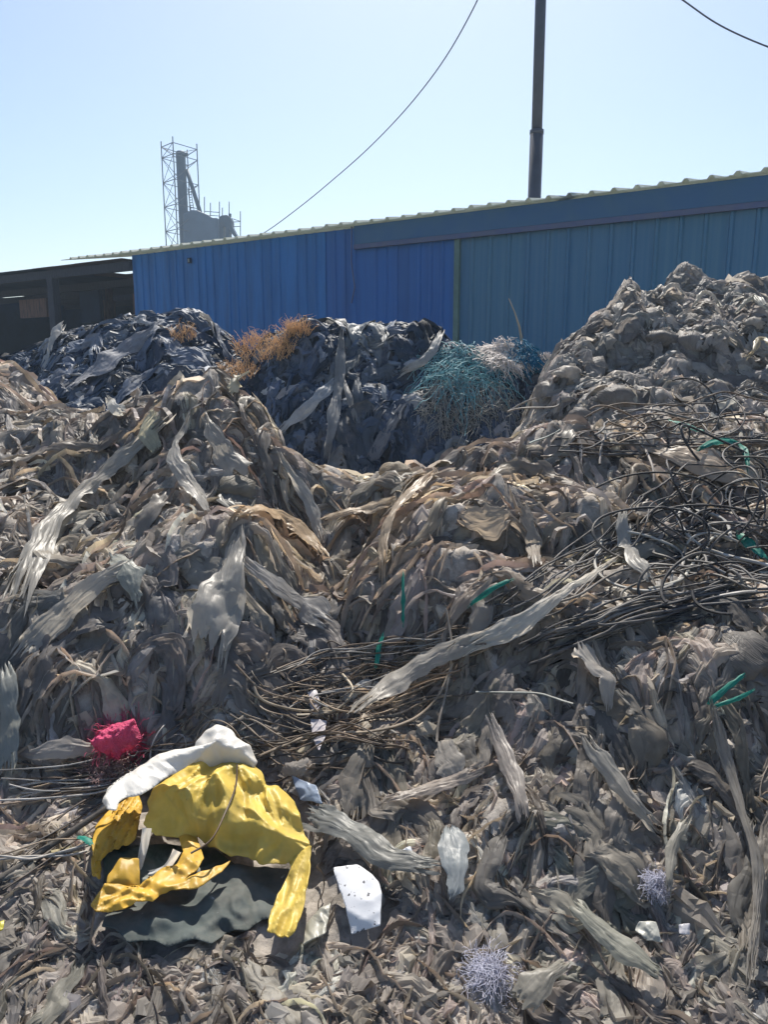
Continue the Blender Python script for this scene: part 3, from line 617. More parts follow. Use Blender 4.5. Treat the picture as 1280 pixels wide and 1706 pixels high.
# ------------------------------------------------------------------ patches: sheets cut to an outline, laid over the heap, puffed and creased
def patch(m, poly, name, mat, label=None, cat=None, parent=None, puff=.06, d0=30, edge=.03, folds=(), step=6, col=(.5,.5,.5), origin=None, seed=0, tilt=None):
    poly = np.array(poly, float); n = len(poly)
    pts = []
    for i in range(n):
        a, b = poly[i], poly[(i + 1) % n]; k = max(1, int(np.linalg.norm(b - a) / step))
        for j in range(k):
            t = j / k; q = a + (b - a) * t
            pts.append(q)
    B = np.array(pts)
    B = B + 1.8 * np.stack([perlin(B[:, 0] * .07, B[:, 1] * .07, seed + 3), perlin(B[:, 0] * .07, B[:, 1] * .07, seed + 6)], 1)
    nb = len(B)
    x0, y0 = B.min(0); x1, y1 = B.max(0)
    gx_, gy_ = np.meshgrid(np.arange(x0, x1, step), np.arange(y0, y1, step), indexing='ij')
    G = np.stack([gx_.ravel(), gy_.ravel()], 1) + rng.uniform(-.25, .25, (gx_.size, 2)) * step
    G = G[inpoly(G[:, 0], G[:, 1], B)]
    def dist(Q):
        d = np.full(len(Q), 1e9)
        for i in range(nb):
            a = B[i]; ab = B[(i + 1) % nb] - a; t = np.clip(((Q - a) @ ab) / max(ab @ ab, 1e-9), 0, 1)
            d = np.minimum(d, np.linalg.norm(Q - a - t[:, None] * ab, axis=1))
        return d
    G = G[dist(G) > step * .5]
    vv, ee, ff, *_ = mgeo.delaunay_2d_cdt([Vector(p) for p in np.concatenate([B, G])], [(i, (i + 1) % nb) for i in range(nb)], [], 1, 1e-4)
    Q = np.array([v[:] for v in vv]); dd = dist(Q)
    P = m.hit(Q[:, 0], Q[:, 1], smooth='top')
    # smooth the ground below so that the sheet spans hollows
    c = P.mean(0); A = np.c_[Q - Q.mean(0), np.ones(len(Q)), (Q[:, 0] - Q[:, 0].mean())**2, (Q[:, 1] - Q[:, 1].mean())**2]
    sol, *_ = np.linalg.lstsq(A, P[:, 1], rcond=None); Ys = A @ sol
    Ymix = .25 * P[:, 1] + .75 * Ys
    P = at(Q[:, 0], Q[:, 1], Ymix)
    D = P[:, 1].mean()
    h = edge + puff * (1 - np.exp(-dd / d0))
    px, py = Q[:, 0], Q[:, 1]
    for f in folds:
        if f[0] == 'polar':
            _, cx_, cy_, k, am = f; th = np.arctan2(py - cy_, px - cx_); r = np.hypot(px - cx_, py - cy_)
            h = h + am * np.clip(r / 60, 0, 1) * ridged(th * k + seed, r * .008, seed)
        elif f[0] == 'dir':
            _, ang, sa, sx, am = f; ca, sb = math.cos(R(ang)), math.sin(R(ang)); u_ = px * ca + py * sb; v_ = -px * sb + py * ca
            h = h + am * ridged(u_ * sa + seed + .8 * perlin(px * .02, py * .02, seed), v_ * sx, seed + 1.5)
        elif f[0] == 'crumple':
            _, fr, am = f; h = h + am * ridged(px * fr + .6 * perlin(px * fr, py * fr, 5), py * fr, seed + 4)
    dirn = m.normal(P[:, 0], P[:, 1]); dirn = .6 * dirn + np.array([0, -.5, .35]); dirn /= np.linalg.norm(dirn, axis=1)[:, None]
    if tilt is not None: h = h + tilt(px, py)
    P = P + dirn * h[:, None]
    Fc = np.array([list(f) for f in ff if len(f) == 3]); 
    o0 = np.array(origin) if origin is not None else P.mean(0)
    # triangles face the camera
    a, b, c3 = P[Fc[:, 0]], P[Fc[:, 1]], P[Fc[:, 2]]; nrm = np.cross(b - a, c3 - a); flip = (nrm * (np.array([0, 0, EYE]) - a)).sum(1) < 0
    Fc[flip] = Fc[flip][:, ::-1]
    o = link(name, mesh_np(name, P - o0, Fc, mat, np.repeat(np.array([col]), len(P), 0), Q * D / F), parent, label, cat)
    sm = o.modifiers.new('s', 'SUBSURF'); sm.levels = 1; sm.render_levels = 1
    so = o.modifiers.new('t', 'SOLIDIFY'); so.thickness = .003; so.offset = -1
    if parent is None: o.location = o0
    return o
M['yellow'] = film_mat('yellow_woven', .25, .45, .3, .12, attr=False, col=(.72,.54,.12), fu=25, fv=25, dirt=.2, speck=((.30,.22,.10), 45, .70))
M['orange'] = film_mat('amber_woven', .25, .45, .3, .12, attr=False, col=(.64,.40,.06), fu=25, fv=25, dirt=.25, speck=((.25,.17,.08), 45, .69))
M['white'] = film_mat('white_bag', .35, .4, .4, .2, attr=False, col=(.80,.79,.76), fu=30, fv=30, dirt=.1)
M['cream'] = film_mat('cream_bag', .3, .45, .4, .2, attr=False, col=(.60,.46,.26), fu=30, fv=30, dirt=.2)
M['olive'] = film_mat('dark_sheet', .08, .7, .12, .2, attr=False, col=(.075,.09,.088), fu=30, fv=30, dirt=.3, speck=((.34,.36,.36), 22, .68))
M['paper'] = film_mat('printed_paper', .15, .6, .3, .03, attr=False, col=(.70,.71,.74), fu=30, fv=30, dirt=.08, speck=((.05,.05,.06), 60, .64))
M['dgreen'] = film_mat('dark_green_lining', .05, .5, .3, .3, attr=False, col=(.03,.05,.04), fu=30, fv=30)
patch(front, bagpx([(150,900),(330,930),(560,890),(830,800),(1130,820),(1150,930),(1090,1010),(1060,1080),(960,1090),(880,1150),(760,1150),(690,1215),(600,1190),(470,1235),(360,1190),(250,1210),(190,1140),(110,1130),(160,1020)]), 'plastic_sheet', M['olive'], 'dark green-grey dusty plastic sheet lying under the yellow sack', 'plastic sheet', puff=.02, edge=.02, d0=30, folds=[('dir',-22,.004,.024,.020),('dir',40,.008,.02,.010),('crumple',.03,.005)], seed=3)
sp = front.hit(np.array([345.]), np.array([1450.]))[0]
sack = empty('woven_sack', sp, 0, 'crumpled yellow woven sack spread over the foot of the front heap', 'sack')
patch(front, bagpx([(120,700),(300,690),(520,690),(700,700),(820,800),(760,850),(560,900),(420,960),(300,950),(120,900)]), 'lining', M['dgreen'], parent=sack, puff=.0, edge=.03, folds=[('crumple',.04,.01)], origin=sp, seed=9)
patch(front, bagpx([(80,1050),(160,960),(330,962),(420,900),(520,850),(560,790),(535,690),(640,680),(655,760),(672,820),(640,885),(560,935),(700,890),(810,825),(770,895),(640,985),(500,995),(440,1015),(410,1052),(320,1050),(260,1092),(120,1100)]), 'lower_flap', M['orange'], parent=sack, puff=.012, edge=.10, d0=12, folds=[('dir',-25,.004,.07,.010),('dir',20,.012,.05,.010),('dir',-70,.012,.10,.004)], origin=sp, seed=5, step=3.2)
patch(front, bagpx([(165,900),(230,815),(325,820),(330,965),(160,962)]), 'side_flap', M['orange'], parent=sack, puff=.015, edge=.09, d0=12, folds=[('dir',80,.01,.05,.01)], origin=sp, seed=15, step=5)
patch(front, bagpx([(235,440),(310,428),(330,500),(290,690),(240,718),(150,748),(112,800),(112,890),(72,872),(66,760),(80,620),(150,520)]), 'left_edge', M['orange'], parent=sack, puff=.02, edge=.05, d0=12, folds=[('dir',-60,.006,.10,.016),('dir',-20,.02,.06,.006)], origin=sp, seed=7, step=3.2)
patch(front, bagpx([(690,240),(760,200),(840,200),(895,250),(965,340),(1015,440),(1090,438),(1160,495),(1190,570),(1195,640),(1228,730),(1190,800),(1125,818),(1050,862),(960,862),(900,812),(850,795),(810,802),(700,745),(640,692),(540,706),(420,702),(352,640),(378,560),(372,520),(440,420),(560,320)]), 'body', M['yellow'], parent=sack, puff=.13, edge=.06, d0=60,
  folds=[('polar',140+790/3.2,1200+190/3.2,2.6,.022),('polar',140+1120/3.2,1200+720/3.2,2.4,.020),('polar',140+640/3.2,1200+690/3.2,2.0,.014),('crumple',.009,.022),('dir',-35,.005,.035,.006),('polar',140+790/3.2,1200+190/3.2,6.5,.008)], origin=sp, seed=2, step=3.2)
patch(front, bagpx([(1115,790),(1228,735),(1222,850),(1198,1000),(1140,1180),(1105,1216),(998,1186),(1020,1080),(1080,960),(1125,870)]), 'right_drape', M['yellow'], parent=sack, puff=.015, edge=.085, d0=14, folds=[('dir',-68,.003,.08,.016),('dir',-40,.012,.05,.008)], origin=sp, seed=12, step=3.2)
wp_ = front.hit(np.array([300.]), np.array([1350.]))[0]
wb = empty('white_bag', wp_, 0, 'white plastic bag lying over the top and left of the yellow sack', 'plastic bag')
patch(front, bagpx([(605,262),(640,160),(690,90),(735,68),(800,98),(832,150),(905,200),(950,285),(930,330),(860,300),(760,290),(680,320)]), 'bag_top', M['white'], parent=wb, puff=.08, edge=.10, d0=24, folds=[('polar',375,1300,2.0,.018),('crumple',.03,.01)], origin=wp_, seed=21, step=4.5)
patch(front, bagpx([(760,225),(670,340),(540,450),(455,530),(385,590),(318,598),(272,640),(256,692),(205,694),(183,640),(208,540),(270,460),(360,380),(480,310),(600,262)]), 'bag_side', M['white'], parent=wb, puff=.05, edge=.215, d0=16, folds=[('dir',-45,.006,.04,.010),('crumple',.03,.006)], origin=wp_, seed=24, step=4.5)
def ribbon_part(m, path, wpx, mat, name, parent, origin, lift):
    q = crom(path, 24); P = m.hit(q[:, 0], q[:, 1]); Pm = at(q[:, 0], q[:, 1], P[:, 1].mean() - lift + 0 * q[:, 0]); D = P[:, 1].mean()
    Pm = at(q[:, 0], q[:, 1], np.linspace(P[0, 1], P[-1, 1], 24) * .5 + P[:, 1].mean() * .5 - lift)
    T = np.gradient(Pm, axis=0); view = Pm - np.array([0, 0, EYE]); Bn = np.cross(T, view); Bn /= np.linalg.norm(Bn, axis=1)[:, None]
    wv = np.interp(np.linspace(0, 1, 24), np.linspace(0, 1, len(wpx)), wpx) * D / F
    v = np.linspace(-.5, .5, 7); nrm = -view / np.linalg.norm(view, axis=1)[:, None]
    V = Pm[:, None] + Bn[:, None] * (wv[:, None] * v)[..., None] + nrm[:, None] * (wv[:, None] * .35 * np.cos(v[None] * 6 + 1.2 * np.sin(np.arange(24) * .6)[:, None]))[..., None]
    return link(name, mesh_np(name, V.reshape(-1, 3) - origin, grid_faces(24, 7), mat, None, V.reshape(-1, 3)[:, :2]), parent)
ribbon_part(front, bagpx([(335,575),(325,640),(308,720),(296,785),(315,815),(365,815),(430,793),(468,745),(495,695)]), [16,15,14,11,10,11,12,12,15], M['white'], 'handle', wb, wp_, .20)
patch(front, bagpx([(488,310),(520,240),(600,195),(625,250),(600,300)]), 'cloth_scrap', M['cream'], 'cream cloth scrap tucked behind the white bag', 'cloth scrap', puff=.05, edge=.06, d0=10, seed=31, step=5)
patch(front, [(558,1458),(598,1452),(632,1478),(637,1500),(634,1552),(588,1565),(578,1520)], 'paper_sheet', M['paper'], 'torn white printed paper sheet right of the yellow sack', 'paper', puff=.006, edge=.05, d0=10, folds=[('dir',-50,.006,.015,.008)], seed=33, step=5)
for poly, c, lb, sd in [([(665,1425),(685,1416),(690,1432),(672,1440)], (.72,.75,.80), 'small bright white film scrap behind the blue-grey film piece', 40), ([(512,1160),(528,1155),(538,1180),(522,1200)], (.55,.52,.55), 'upper lilac film scrap among the brown hoses', 41), ([(518,1205),(548,1208),(545,1235),(535,1258),(522,1232)], (.58,.55,.58), 'lower lilac film scrap among the brown hoses', 42),
    ([(490,1300),(530,1315),(540,1345),(505,1340)], (.40,.47,.58), 'pale blue film scrap right of the sack top', 43), ([(505,1580),(512,1545),(535,1520),(552,1510),(545,1560)], (.42,.41,.35), 'pointed olive film flap left of the white paper', 44), ([(1055,1555),(1060,1540),(1090,1540),(1100,1575),(1075,1572)],(.42,.42,.38),'pale olive film flap left of the small white cube',45), ([(1125,1545),(1145,1543),(1145,1562),(1127,1560)], (.58,.57,.60), 'small square pale scrap at the lower right', 46), ([(0,1545),(14,1538),(12,1556),(0,1560)], (.55,.50,.05), 'tiny yellow scrap at the left edge', 47)]:
    m_ = film_mat('scrap', .3, .4, .4, .3, attr=False, col=c, fu=30, fv=30, dirt=.15)
    patch(front, poly, 'film_scrap', m_, lb, 'film scrap', puff=.004, edge=.03, d0=6, folds=[('crumple',.05,.006)], seed=sd, step=3)

# ------------------------------------------------------------------ nets: tangles of thread
def threads_fast(m, cx_, cy_, rx, ry, n, r, mat, name, label, cat, up=.06, npt=14, step=.03, drop=.05, curl=.30):
    a = rng.uniform(0, 6.283, n); rr = np.sqrt(rng.random(n)); P0 = m.hit(cx_ + rx * rr * np.cos(a), cy_ + ry * rr * np.sin(a), smooth='top')
    P = P0 + np.stack([0 * a, -rng.random(n) * up, rng.random(n) * up], 1); d = rng.normal(size=(n, 3)) * np.array([1, .6, .8]); d /= np.linalg.norm(d, axis=1)[:, None]
    pts = [P]
    for k in range(npt):
        d = d + rng.normal(size=(n, 3)) * curl; d[:, 2] -= drop; d /= np.linalg.norm(d, axis=1)[:, None]
        q = pts[-1] + d * step; z = m.ht(q[:, 0], q[:, 1]); q[:, 2] = np.clip(q[:, 2], z - .03, z + up * 1.3 + .02); pts.append(q)
    Q = np.stack(pts, 1); T = np.gradient(Q, axis=1); T /= np.linalg.norm(T, axis=-1, keepdims=True) + 1e-9
    A1 = np.cross(T, np.array([.3, .8, .52])); A1 /= np.linalg.norm(A1, axis=-1, keepdims=True) + 1e-9; A2 = np.cross(T, A1)
    V = np.stack([Q + r * (A1 * math.cos(t) + A2 * math.sin(t)) for t in (0, 2.094, 4.189, 6.283)], 2)
    o0 = P0.mean(0)
    o = link(name, mesh_np(name, V.reshape(-1, 3) - o0, grid_faces(npt + 1, 4, n), mat), None, label, cat); o.location = o0
    return o
netm = lambda nm, c, c2: plain_mat(nm, c, .6, .3, col2=c2, scale=30, transl=.3)
M['netgrey'] = netm('grey_net', (.38,.37,.34), (.25,.27,.27)); M['netblue'] = netm('blue_net', (.03,.22,.36), (.02,.14,.26)); M['netpale'] = netm('pale_net', (.82,.76,.72), (.70,.66,.64)); M['netwhite'] = netm('white_fibre', (.68,.68,.78), (.55,.55,.66)); M['netred'] = netm('red_net', (.80,.18,.30), (.65,.09,.19)); M['netpink'] = netm('pink_net', (.45,.30,.29), (.36,.27,.25))
threads_fast(midm, 770, 615, 64, 36, 650, .0026, M['net'], 'fishing_net', 'teal tangled netting on the right end of the middle heap', 'net', .018, 18, .026, .2)
threads_fast(midm, 775, 668, 80, 40, 550, .0022, M['netgrey'], 'fishing_net', 'grey frayed netting hanging below the teal netting', 'net', .018, 18, .024, drop=.3)
threads_fast(midm, 842, 600, 34, 18, 700, .003, M['netpale'], 'fibre_clump', 'pale pinkish fluffy fibre clump on the middle heap crest', 'fibre clump', .05, 12, .016)
threads_fast(midm, 876, 598, 17, 14, 420, .003, M['netblue'], 'net_clump', 'bright blue net clump at the right end of the crest', 'net', .06, step=.014)
threads_fast(midm, 905, 600, 16, 9, 200, .003, M['netpale'], 'fibre_clump', 'small whitish fibre clump beside the blue net clump', 'fibre clump', .04, step=.012)
threads_fast(front, 1092, 1472, 12, 11, 320, .0006, M['netwhite'], 'fibre_clump', 'round white fibre tuft on the lower right slope', 'fibre clump', .01, 9, .006, curl=.45)
threads_fast(front, 815, 1622, 18, 18, 420, .0006, M['netwhite'], 'fibre_clump', 'white frayed fibre tuft at the bottom edge', 'fibre clump', .01, 12, .007, curl=.35)
rp = [(157,1248),(168,1228),(195,1214),(226,1206),(234,1222),(238,1240),(224,1256),(210,1262),(205,1275),(190,1268),(172,1262)]
M['red'] = film_mat('red_mesh_bag', .35, .6, .2, 1.0, attr=False, col=(.82,.12,.26), fu=160, fv=160, dirt=.25)
patch(front, rp, 'mesh_bag', M['red'], 'crumpled red mesh bag above the left of the yellow sack', 'mesh bag', puff=.07, edge=.06, d0=12, folds=[('polar',212,1243,4.0,.035),('polar',190,1250,3.0,.015),('crumple',.07,.010)], seed=51, step=4)
threads_fast(front, 200, 1240, 34, 24, 420, .0011, M['netred'], 'net_scrap', 'frayed red net threads clinging to the red mesh bag', 'net', .04, 10, .009, curl=.35)
threads_fast(front, 182, 1282, 30, 18, 420, .001, M['netpink'], 'net_scrap', 'pale pink net scrap below the red mesh bag', 'net', .02, 9, .008)

# ------------------------------------------------------------------ dry grass and stems growing on the black heaps
M['straw'] = plain_mat('dry_grass', (.84,.60,.36), .8, .2, col2=(.66,.43,.24), scale=20, transl=.35)
def tuft(m, a, b, rx, ry, n, hgt, label):
    M_ = MB(); aa = rng.uniform(0, 6.283, n); rr = np.sqrt(rng.random(n)); P = m.hit(a + rx * rr * np.cos(aa), b + ry * rr * np.sin(aa), smooth='top'); o0 = P.mean(0)
    for p in P - o0:
        p = Vector(p); d = Vector((random.gauss(0, .6), random.gauss(0, .5), 1)).normalized(); h = hgt * random.uniform(.4, 1.2); k = Vector((random.gauss(0, .3), random.gauss(0, .3), 0))
        pts = [p, p + d * h * .4, p + d * h * .75 + k * h * .2, p + d * h + k * h * .5]
        M_.tube(pts, [.0026, .0022, .0016, .001], 3, cap=False)
        for j in range(3):
            q = pts[1 + j % 3]; e = q + Vector((random.gauss(0, 1), random.gauss(0, 1), random.uniform(0, 1))) * h * .2; M_.tube([q, e], [.002, .0008], 3, cap=False)
    o = M_.build('dry_grass', M['straw'], None, True, label=label, cat='dry grass', kind='stuff'); o.location = o0
tuft(midm, 440, 585, 50, 20, 260, .12, 'orange dry grass on the left shoulder of the middle black heap')
tuft(midm, 490, 556, 28, 8, 110, .12, 'orange dry grass at the crest of the middle black heap')
tuft(midm, 395, 622, 32, 14, 120, .09, 'orange dry grass in the dip between the two black heaps')
tuft(leftm, 305, 560, 22, 14, 80, .08, 'small orange dry grass patch on the far left heap')
b = MB(); p = [tuple(at(x_, y_, 6.75)) for x_, y_ in ((872,600),(871,575),(866,545),(858,520),(848,497))]; b.tube(p, [.016,.014,.010,.006,.003], 6); b.build('dry_stem', plain_mat('stem', (.36,.32,.25), .8, .2), None, True, label='thin dry plant stem sticking up before the teal wall', cat='plant stem')

# ------------------------------------------------------------------ irrigation hoses
HB = [(.03,.03,.034),(.045,.045,.05),(.075,.072,.075),(.13,.122,.118)]; HT = [(.22,.16,.115),(.15,.11,.08),(.30,.23,.165),(.08,.065,.055)]; HP = [(.40,.38,.36),(.28,.27,.26)]
hose_count = 0
def tube_mesh(name, Q, r, col, sides=6):
    Q = np.asarray(Q); T = np.gradient(Q, axis=0); T /= np.linalg.norm(T, axis=1)[:, None] + 1e-9
    ref = np.array([.21, .35, .91]); A1 = np.cross(T, ref); A1 /= np.linalg.norm(A1, axis=1)[:, None] + 1e-9; A2 = np.cross(T, A1)
    an = np.arange(sides + 1) * 2 * np.pi / sides
    V = Q[:, None] + r * (A1[:, None] * np.cos(an)[:, None] + A2[:, None] * np.sin(an)[:, None]); n = len(Q)
    s_ = np.concatenate([[0], np.cumsum(np.linalg.norm(np.diff(Q, axis=0), axis=1))])
    uv = np.stack([np.repeat(s_ * 10, sides + 1), np.tile(an, n)], 1)
    return mesh_np(name, V.reshape(-1, 3), grid_faces(n, sides + 1), M['hose'], np.repeat(np.array([col]), n * (sides + 1), 0), uv)
def hose(Q, r, col, label, group):
    if group:
        lum = col[1]; warm = col[0] / col[2] > 1.2
        tone = ('pale grey' if lum > .25 else 'black' if lum < .05 else 'dark grey') if not warm else ('tan' if lum > .2 else 'dark brown' if lum < .12 else 'brown')
        ln = float(np.linalg.norm(np.diff(np.asarray(Q), axis=0), axis=1).sum())
        label = ('long ' if ln > 1.15 else 'short ' if ln < .7 else '') + tone + ' ' + label
    Q = np.asarray(Q); o0 = Q[len(Q) // 2].copy()
    o = link('irrigation_hose', tube_mesh('irrigation_hose', Q - o0, r, col), None, label, 'hose', group); o.location = o0
def family(m, path, n, jit, r, cols, label, group, lift=(-.005, .04), npt=44, ext=0.0, loopy=0.0):
    for i in range(n):
        off = np.array([random.gauss(0, 1), random.gauss(0, 1)]) * jit
        pth = np.array(path, float) + off + np.random.default_rng(random.randint(0, 9999)).normal(size=(len(path), 2)) * jit * .6
        t0, t1 = random.uniform(0, .25), random.uniform(.75, 1)
        q = crom(pth, npt * 2); k0, k1 = int(t0 * npt * 2), int(t1 * npt * 2); q = q[k0:k1]; q = crom(q[::4], npt)
        if loopy: 
            s_ = np.linspace(0, 1, npt); ph = random.uniform(0, 6); q[:, 0] += loopy * np.sin(s_ * 9 + ph) * random.uniform(.3, 1); q[:, 1] += loopy * .6 * np.sin(s_ * 13 + ph * 2)
        P = m.hit(q[:, 0], q[:, 1], smooth='top')
        for _ in range(10): P[1:-1] = .5 * P[1:-1] + .25 * (P[:-2] + P[2:])
        s_ = np.linspace(0, 1, npt); li = random.uniform(*lift) * (1 + .5 * np.sin(s_ * random.uniform(3, 8) + random.uniform(0, 6)))
        P += m.normal(P[:, 0], P[:, 1]) * li[:, None]
        hose(P, r * random.uniform(.7, 1.2), random.choice(cols), label, group)
def loops(m, cx_, cy_, sx, sy, n, rad, r, cols, label, group, turn=(.55, 1.25)):
    for i in range(n):
        c = Vector(m.hit(np.array([random.gauss(cx_, sx)]), np.array([random.gauss(cy_, sy)]), smooth='top')[0]); nn = Vector(m.normal(np.array([c.x]), np.array([c.y]))[0]); nn = (nn + Vector((random.gauss(0, .35), random.gauss(0, .35) - .2, random.gauss(0, .3)))).normalized()
        t1 = nn.cross(Vector((0, .3, 1))).normalized(); t2 = nn.cross(t1)
        R1 = rad * random.uniform(.6, 1.7); R2 = R1 * random.uniform(.3, .85); a0 = random.uniform(0, 6.28); tot = 6.283 * random.uniform(*turn); dr = Vector((random.gauss(0, .12), 0, random.gauss(0, .05)))
        rt = random.gauss(0, .35); Q = []
        for k in range(50):
            s_ = k / 49; a = a0 + tot * s_; x_, y_ = R1 * math.cos(a), R2 * math.sin(a); x_, y_ = x_ * math.cos(rt) - y_ * math.sin(rt), x_ * math.sin(rt) + y_ * math.cos(rt)
            q = c + t1 * x_ + t2 * y_ + nn * (.02 + .03 * math.sin(a * 2 + i)) + dr * s_
            Q.append(q[:])
        Q = np.array(Q); Q[:, 2] = np.maximum(Q[:, 2], m.ht(Q[:, 0], Q[:, 1]) - .03)
        hose(Q, r * random.uniform(.75, 1.2), random.choice(cols), label, group)
gA = 'hoses in the bundle across the right slope'; lA = 'hose in the long bundle crossing the right slope'
family(front, [(1310,985),(1180,1005),(1060,1030),(980,1058),(920,1075),(860,1100)], 20, 12, .005, HB, lA, gA)
gB = 'hoses in the central tangle'; lB = 'hose in the tangle above the yellow sack'
family(front, [(860,1050),(740,1085),(620,1105),(500,1130),(400,1175)], 20, 17, .0033, HT + HP[1:], lB, gB, loopy=10)
family(front, [(760,1150),(640,1195),(540,1205),(450,1175),(390,1130)], 14, 20, .0033, HT, lB, gB, loopy=14)
family(front, [(700,1250),(600,1225),(500,1245),(420,1230),(380,1190)], 12, 18, .0033, HT, lB, gB, loopy=12)
loops(front, 560, 1150, 80, 35, 14, .11, .0032, HT + HP[1:], lB, gB)
gC = 'hoses lying across the lower left'; lC = 'thin hose lying across the lower left slope'
family(front, [(470,1225),(360,1260),(240,1285),(120,1305),(-20,1320)], 16, 20, .003, HT + HP, lC, gC, loopy=8)
family(front, [(380,1160),(300,1230),(200,1320),(90,1400),(-20,1470)], 9, 14, .003, HT + HB[2:], lC, gC)
family(front, [(190,1395),(100,1420),(40,1428),(-40,1432)], 4, 9, .0032, HP + HT[2:3], lC, gC)
loops(front, 260, 1260, 70, 30, 9, .10, .0028, HT + HP, lC, gC)
gD = 'hoses tangled at the right edge'; lD = 'hose in the big tangle at the right edge'
loops(front, 1190, 870, 60, 50, 28, .17, .005, HB + HB + HB + HP[1:], lD, gD)
loops(front, 1200, 960, 60, 22, 14, .12, .005, HB + HB + HP, lD, gD)
family(front, [(1310,860),(1200,870),(1080,900),(960,950),(860,1010)], 10, 24, .0042, HB, lD, gD, loopy=18)
family(front, [(1310,800),(1200,790),(1100,830),(1010,900),(900,980),(800,1040)], 9, 26, .004, HB, lD, gD, loopy=12)
gE = 'hoses arching over the right hump crest'; lE = 'hose arching over the crest between the right hump and the tall heap'
family(front, [(1310,735),(1200,735),(1080,748),(960,748),(860,745)], 8, 9, .0045, HB[1:] + HT[:2], lE, gE)
family(front, [(1310,700),(1200,700),(1080,705),(1000,715),(940,740)], 9, 14, .0045, HB[1:] + HT[:2], lE, gE, lift=(.02, .12), loopy=14)
loops(front, 1080, 720, 80, 16, 9, .18, .0045, HB + HT[:2], lE, gE, (.4, .8))
loops(front, 1240, 770, 40, 40, 8, .16, .0045, HB + HP, lE, gE, (.5, 1.0))
for path, r, col, lb in [([(0,1500),(110,1400),(250,1300),(330,1255),(420,1215)], .010, (.07,.062,.055), 'thick dark pole lying diagonally left of the yellow sack'), ]:
    P = front.hit(*np.array(crom(path, 30)).T); P = P[0] + (P[-1] - P[0]) * np.linspace(0, 1, 30)[:, None] + np.array([0, -.04, .08]); o = link('pole', tube_mesh('pole', P - P[0], r, col, 8), None, lb, 'pole'); o.location = P[0]
# hose loops that stand out
for path, r, col, lb in [
  ([(1000,905),(990,960),(1020,985),(1090,995),(1140,965),(1138,930),(1100,905),(1040,890)], .006, (.36,.35,.33), 'pale hose ring lying below the whitish film piece'),
  ([(1280,950),(1180,925),(1140,900),(1120,870),(1125,858),(1160,860),(1215,875),(1222,905)], .008, (.42,.41,.39), 'pale double hose loop at the right edge'),
  ([(1080,990),(1140,970),(1170,920),(1195,900),(1225,910)], .006, (.40,.39,.35), 'pale hose bent upward right of the hose ring'),
  ([(993,780),(995,745),(1010,730),(1050,735),(1080,770),(1085,810)], .006, (.25,.22,.20), 'brown hose arch standing on the right hump crest'),
  ([(750,1020),(760,1080),(752,1150),(738,1210),(735,1245)], .005, (.22,.19,.16), 'brown hose hanging down right of the broad grey band'),
  ([(430,1270),(500,1240),(580,1232),(660,1222),(730,1180),(760,1110)], .005, (.34,.27,.20), 'tan hose curving from the sack top up to the right'),
  ([(560,1195),(480,1190),(430,1170),(420,1150)], .005, (.36,.29,.21), 'tan hose loop in the central tangle'),
  ([(490,1200),(560,1195),(595,1160),(575,1130)], .005, (.40,.34,.26), 'pale bent hose end in the central tangle'),
  ([(800,1160),(900,1165),(960,1180)], .004, (.28,.29,.27), 'short grey hose below the long pale band'),
  ([(880,745),(905,735),(930,722)], .004, (.30,.33,.30), 'thin green-grey hose end sticking out before the dark gap')]:
    q = crom(path, 50); P = front.hit(q[:, 0], q[:, 1], smooth='top')
    for _ in range(14): P[1:-1] = .5 * P[1:-1] + .25 * (P[:-2] + P[2:])
    P += front.normal(P[:, 0], P[:, 1]) * .03; hose(P, r, col, lb, None)
P = front.hit(np.array([410., 395., 385., 370., 330.]) * 0 + np.array([417., 415., 400., 380., 350.]), np.array([1285., 1320., 1360., 1400., 1420.])); P = P + np.array([0, -.22, .15]); hose(crom(P, 24), .003, (.12,.08,.05), 'thin brown cord curving over the yellow sack', None)

# ================================================================== SHED
ZE = 3.8
A = atz(np.array(1280.), np.array(288.), ZE); Bp = atz(np.array(112.), np.array(434.), ZE)
dv = (Bp - A)[:2]; LEN = float(np.linalg.norm(dv)); dv = dv / LEN
rz = math.atan2(dv[1], dv[0])
def s_at(px, py=450):          # distance along the wall where a photo column meets it
    d = ray(px, py); M2 = np.array([[d[0], -dv[0]], [d[1], -dv[1]]]); return float(np.linalg.solve(M2, A[:2])[1])
shed = empty('shed', (A[0], A[1], 0), rz, 'long low shed with blue and teal corrugated walls behind the heaps', 'shed')
M['blue'] = plain_mat('blue_sheet', (.006,.155,.46), .5, .4, var=.35, scale=1.6, stretch=(2.5, 1, .25))
M['blue2'] = plain_mat('blue_sheet_worn', (.006,.12,.41), .5, .4, col2=(.005,.09,.31), scale=1.2, stretch=(3, 1, .15))
M['teal'] = plain_mat('teal_sheet', (.035,.145,.28), .45, .4, col2=(.07,.19,.31), scale=2.4, stretch=(7, 1, .10), lo=.35, hi=.7)
M['teal2'] = plain_mat('teal_sheet_faded', (.036,.145,.27), .45, .4, col2=(.07,.195,.30), scale=2.4, stretch=(7, 1, .10), lo=.35, hi=.7)
M['roof'] = plain_mat('roof_fibreglass', (.64,.68,.63), .5, .4, col2=(.50,.53,.46), scale=3, transl=.4)
M['fascia'] = plain_mat('fascia_steel', (.10,.12,.20), .5, .4, col2=(.07,.10,.22), scale=4)
M['fboard'] = plain_mat('fascia_paint', (.030,.115,.25), .5, .4, col2=(.045,.13,.23), scale=2)
M['trim'] = plain_mat('green_trim', (.13,.22,.20), .6, .3, var=.3, scale=5)
M['rust'] = plain_mat('rust', (.17,.105,.085), .8, .2, col2=(.06,.05,.06), scale=5, stretch=(4, 1, .5))
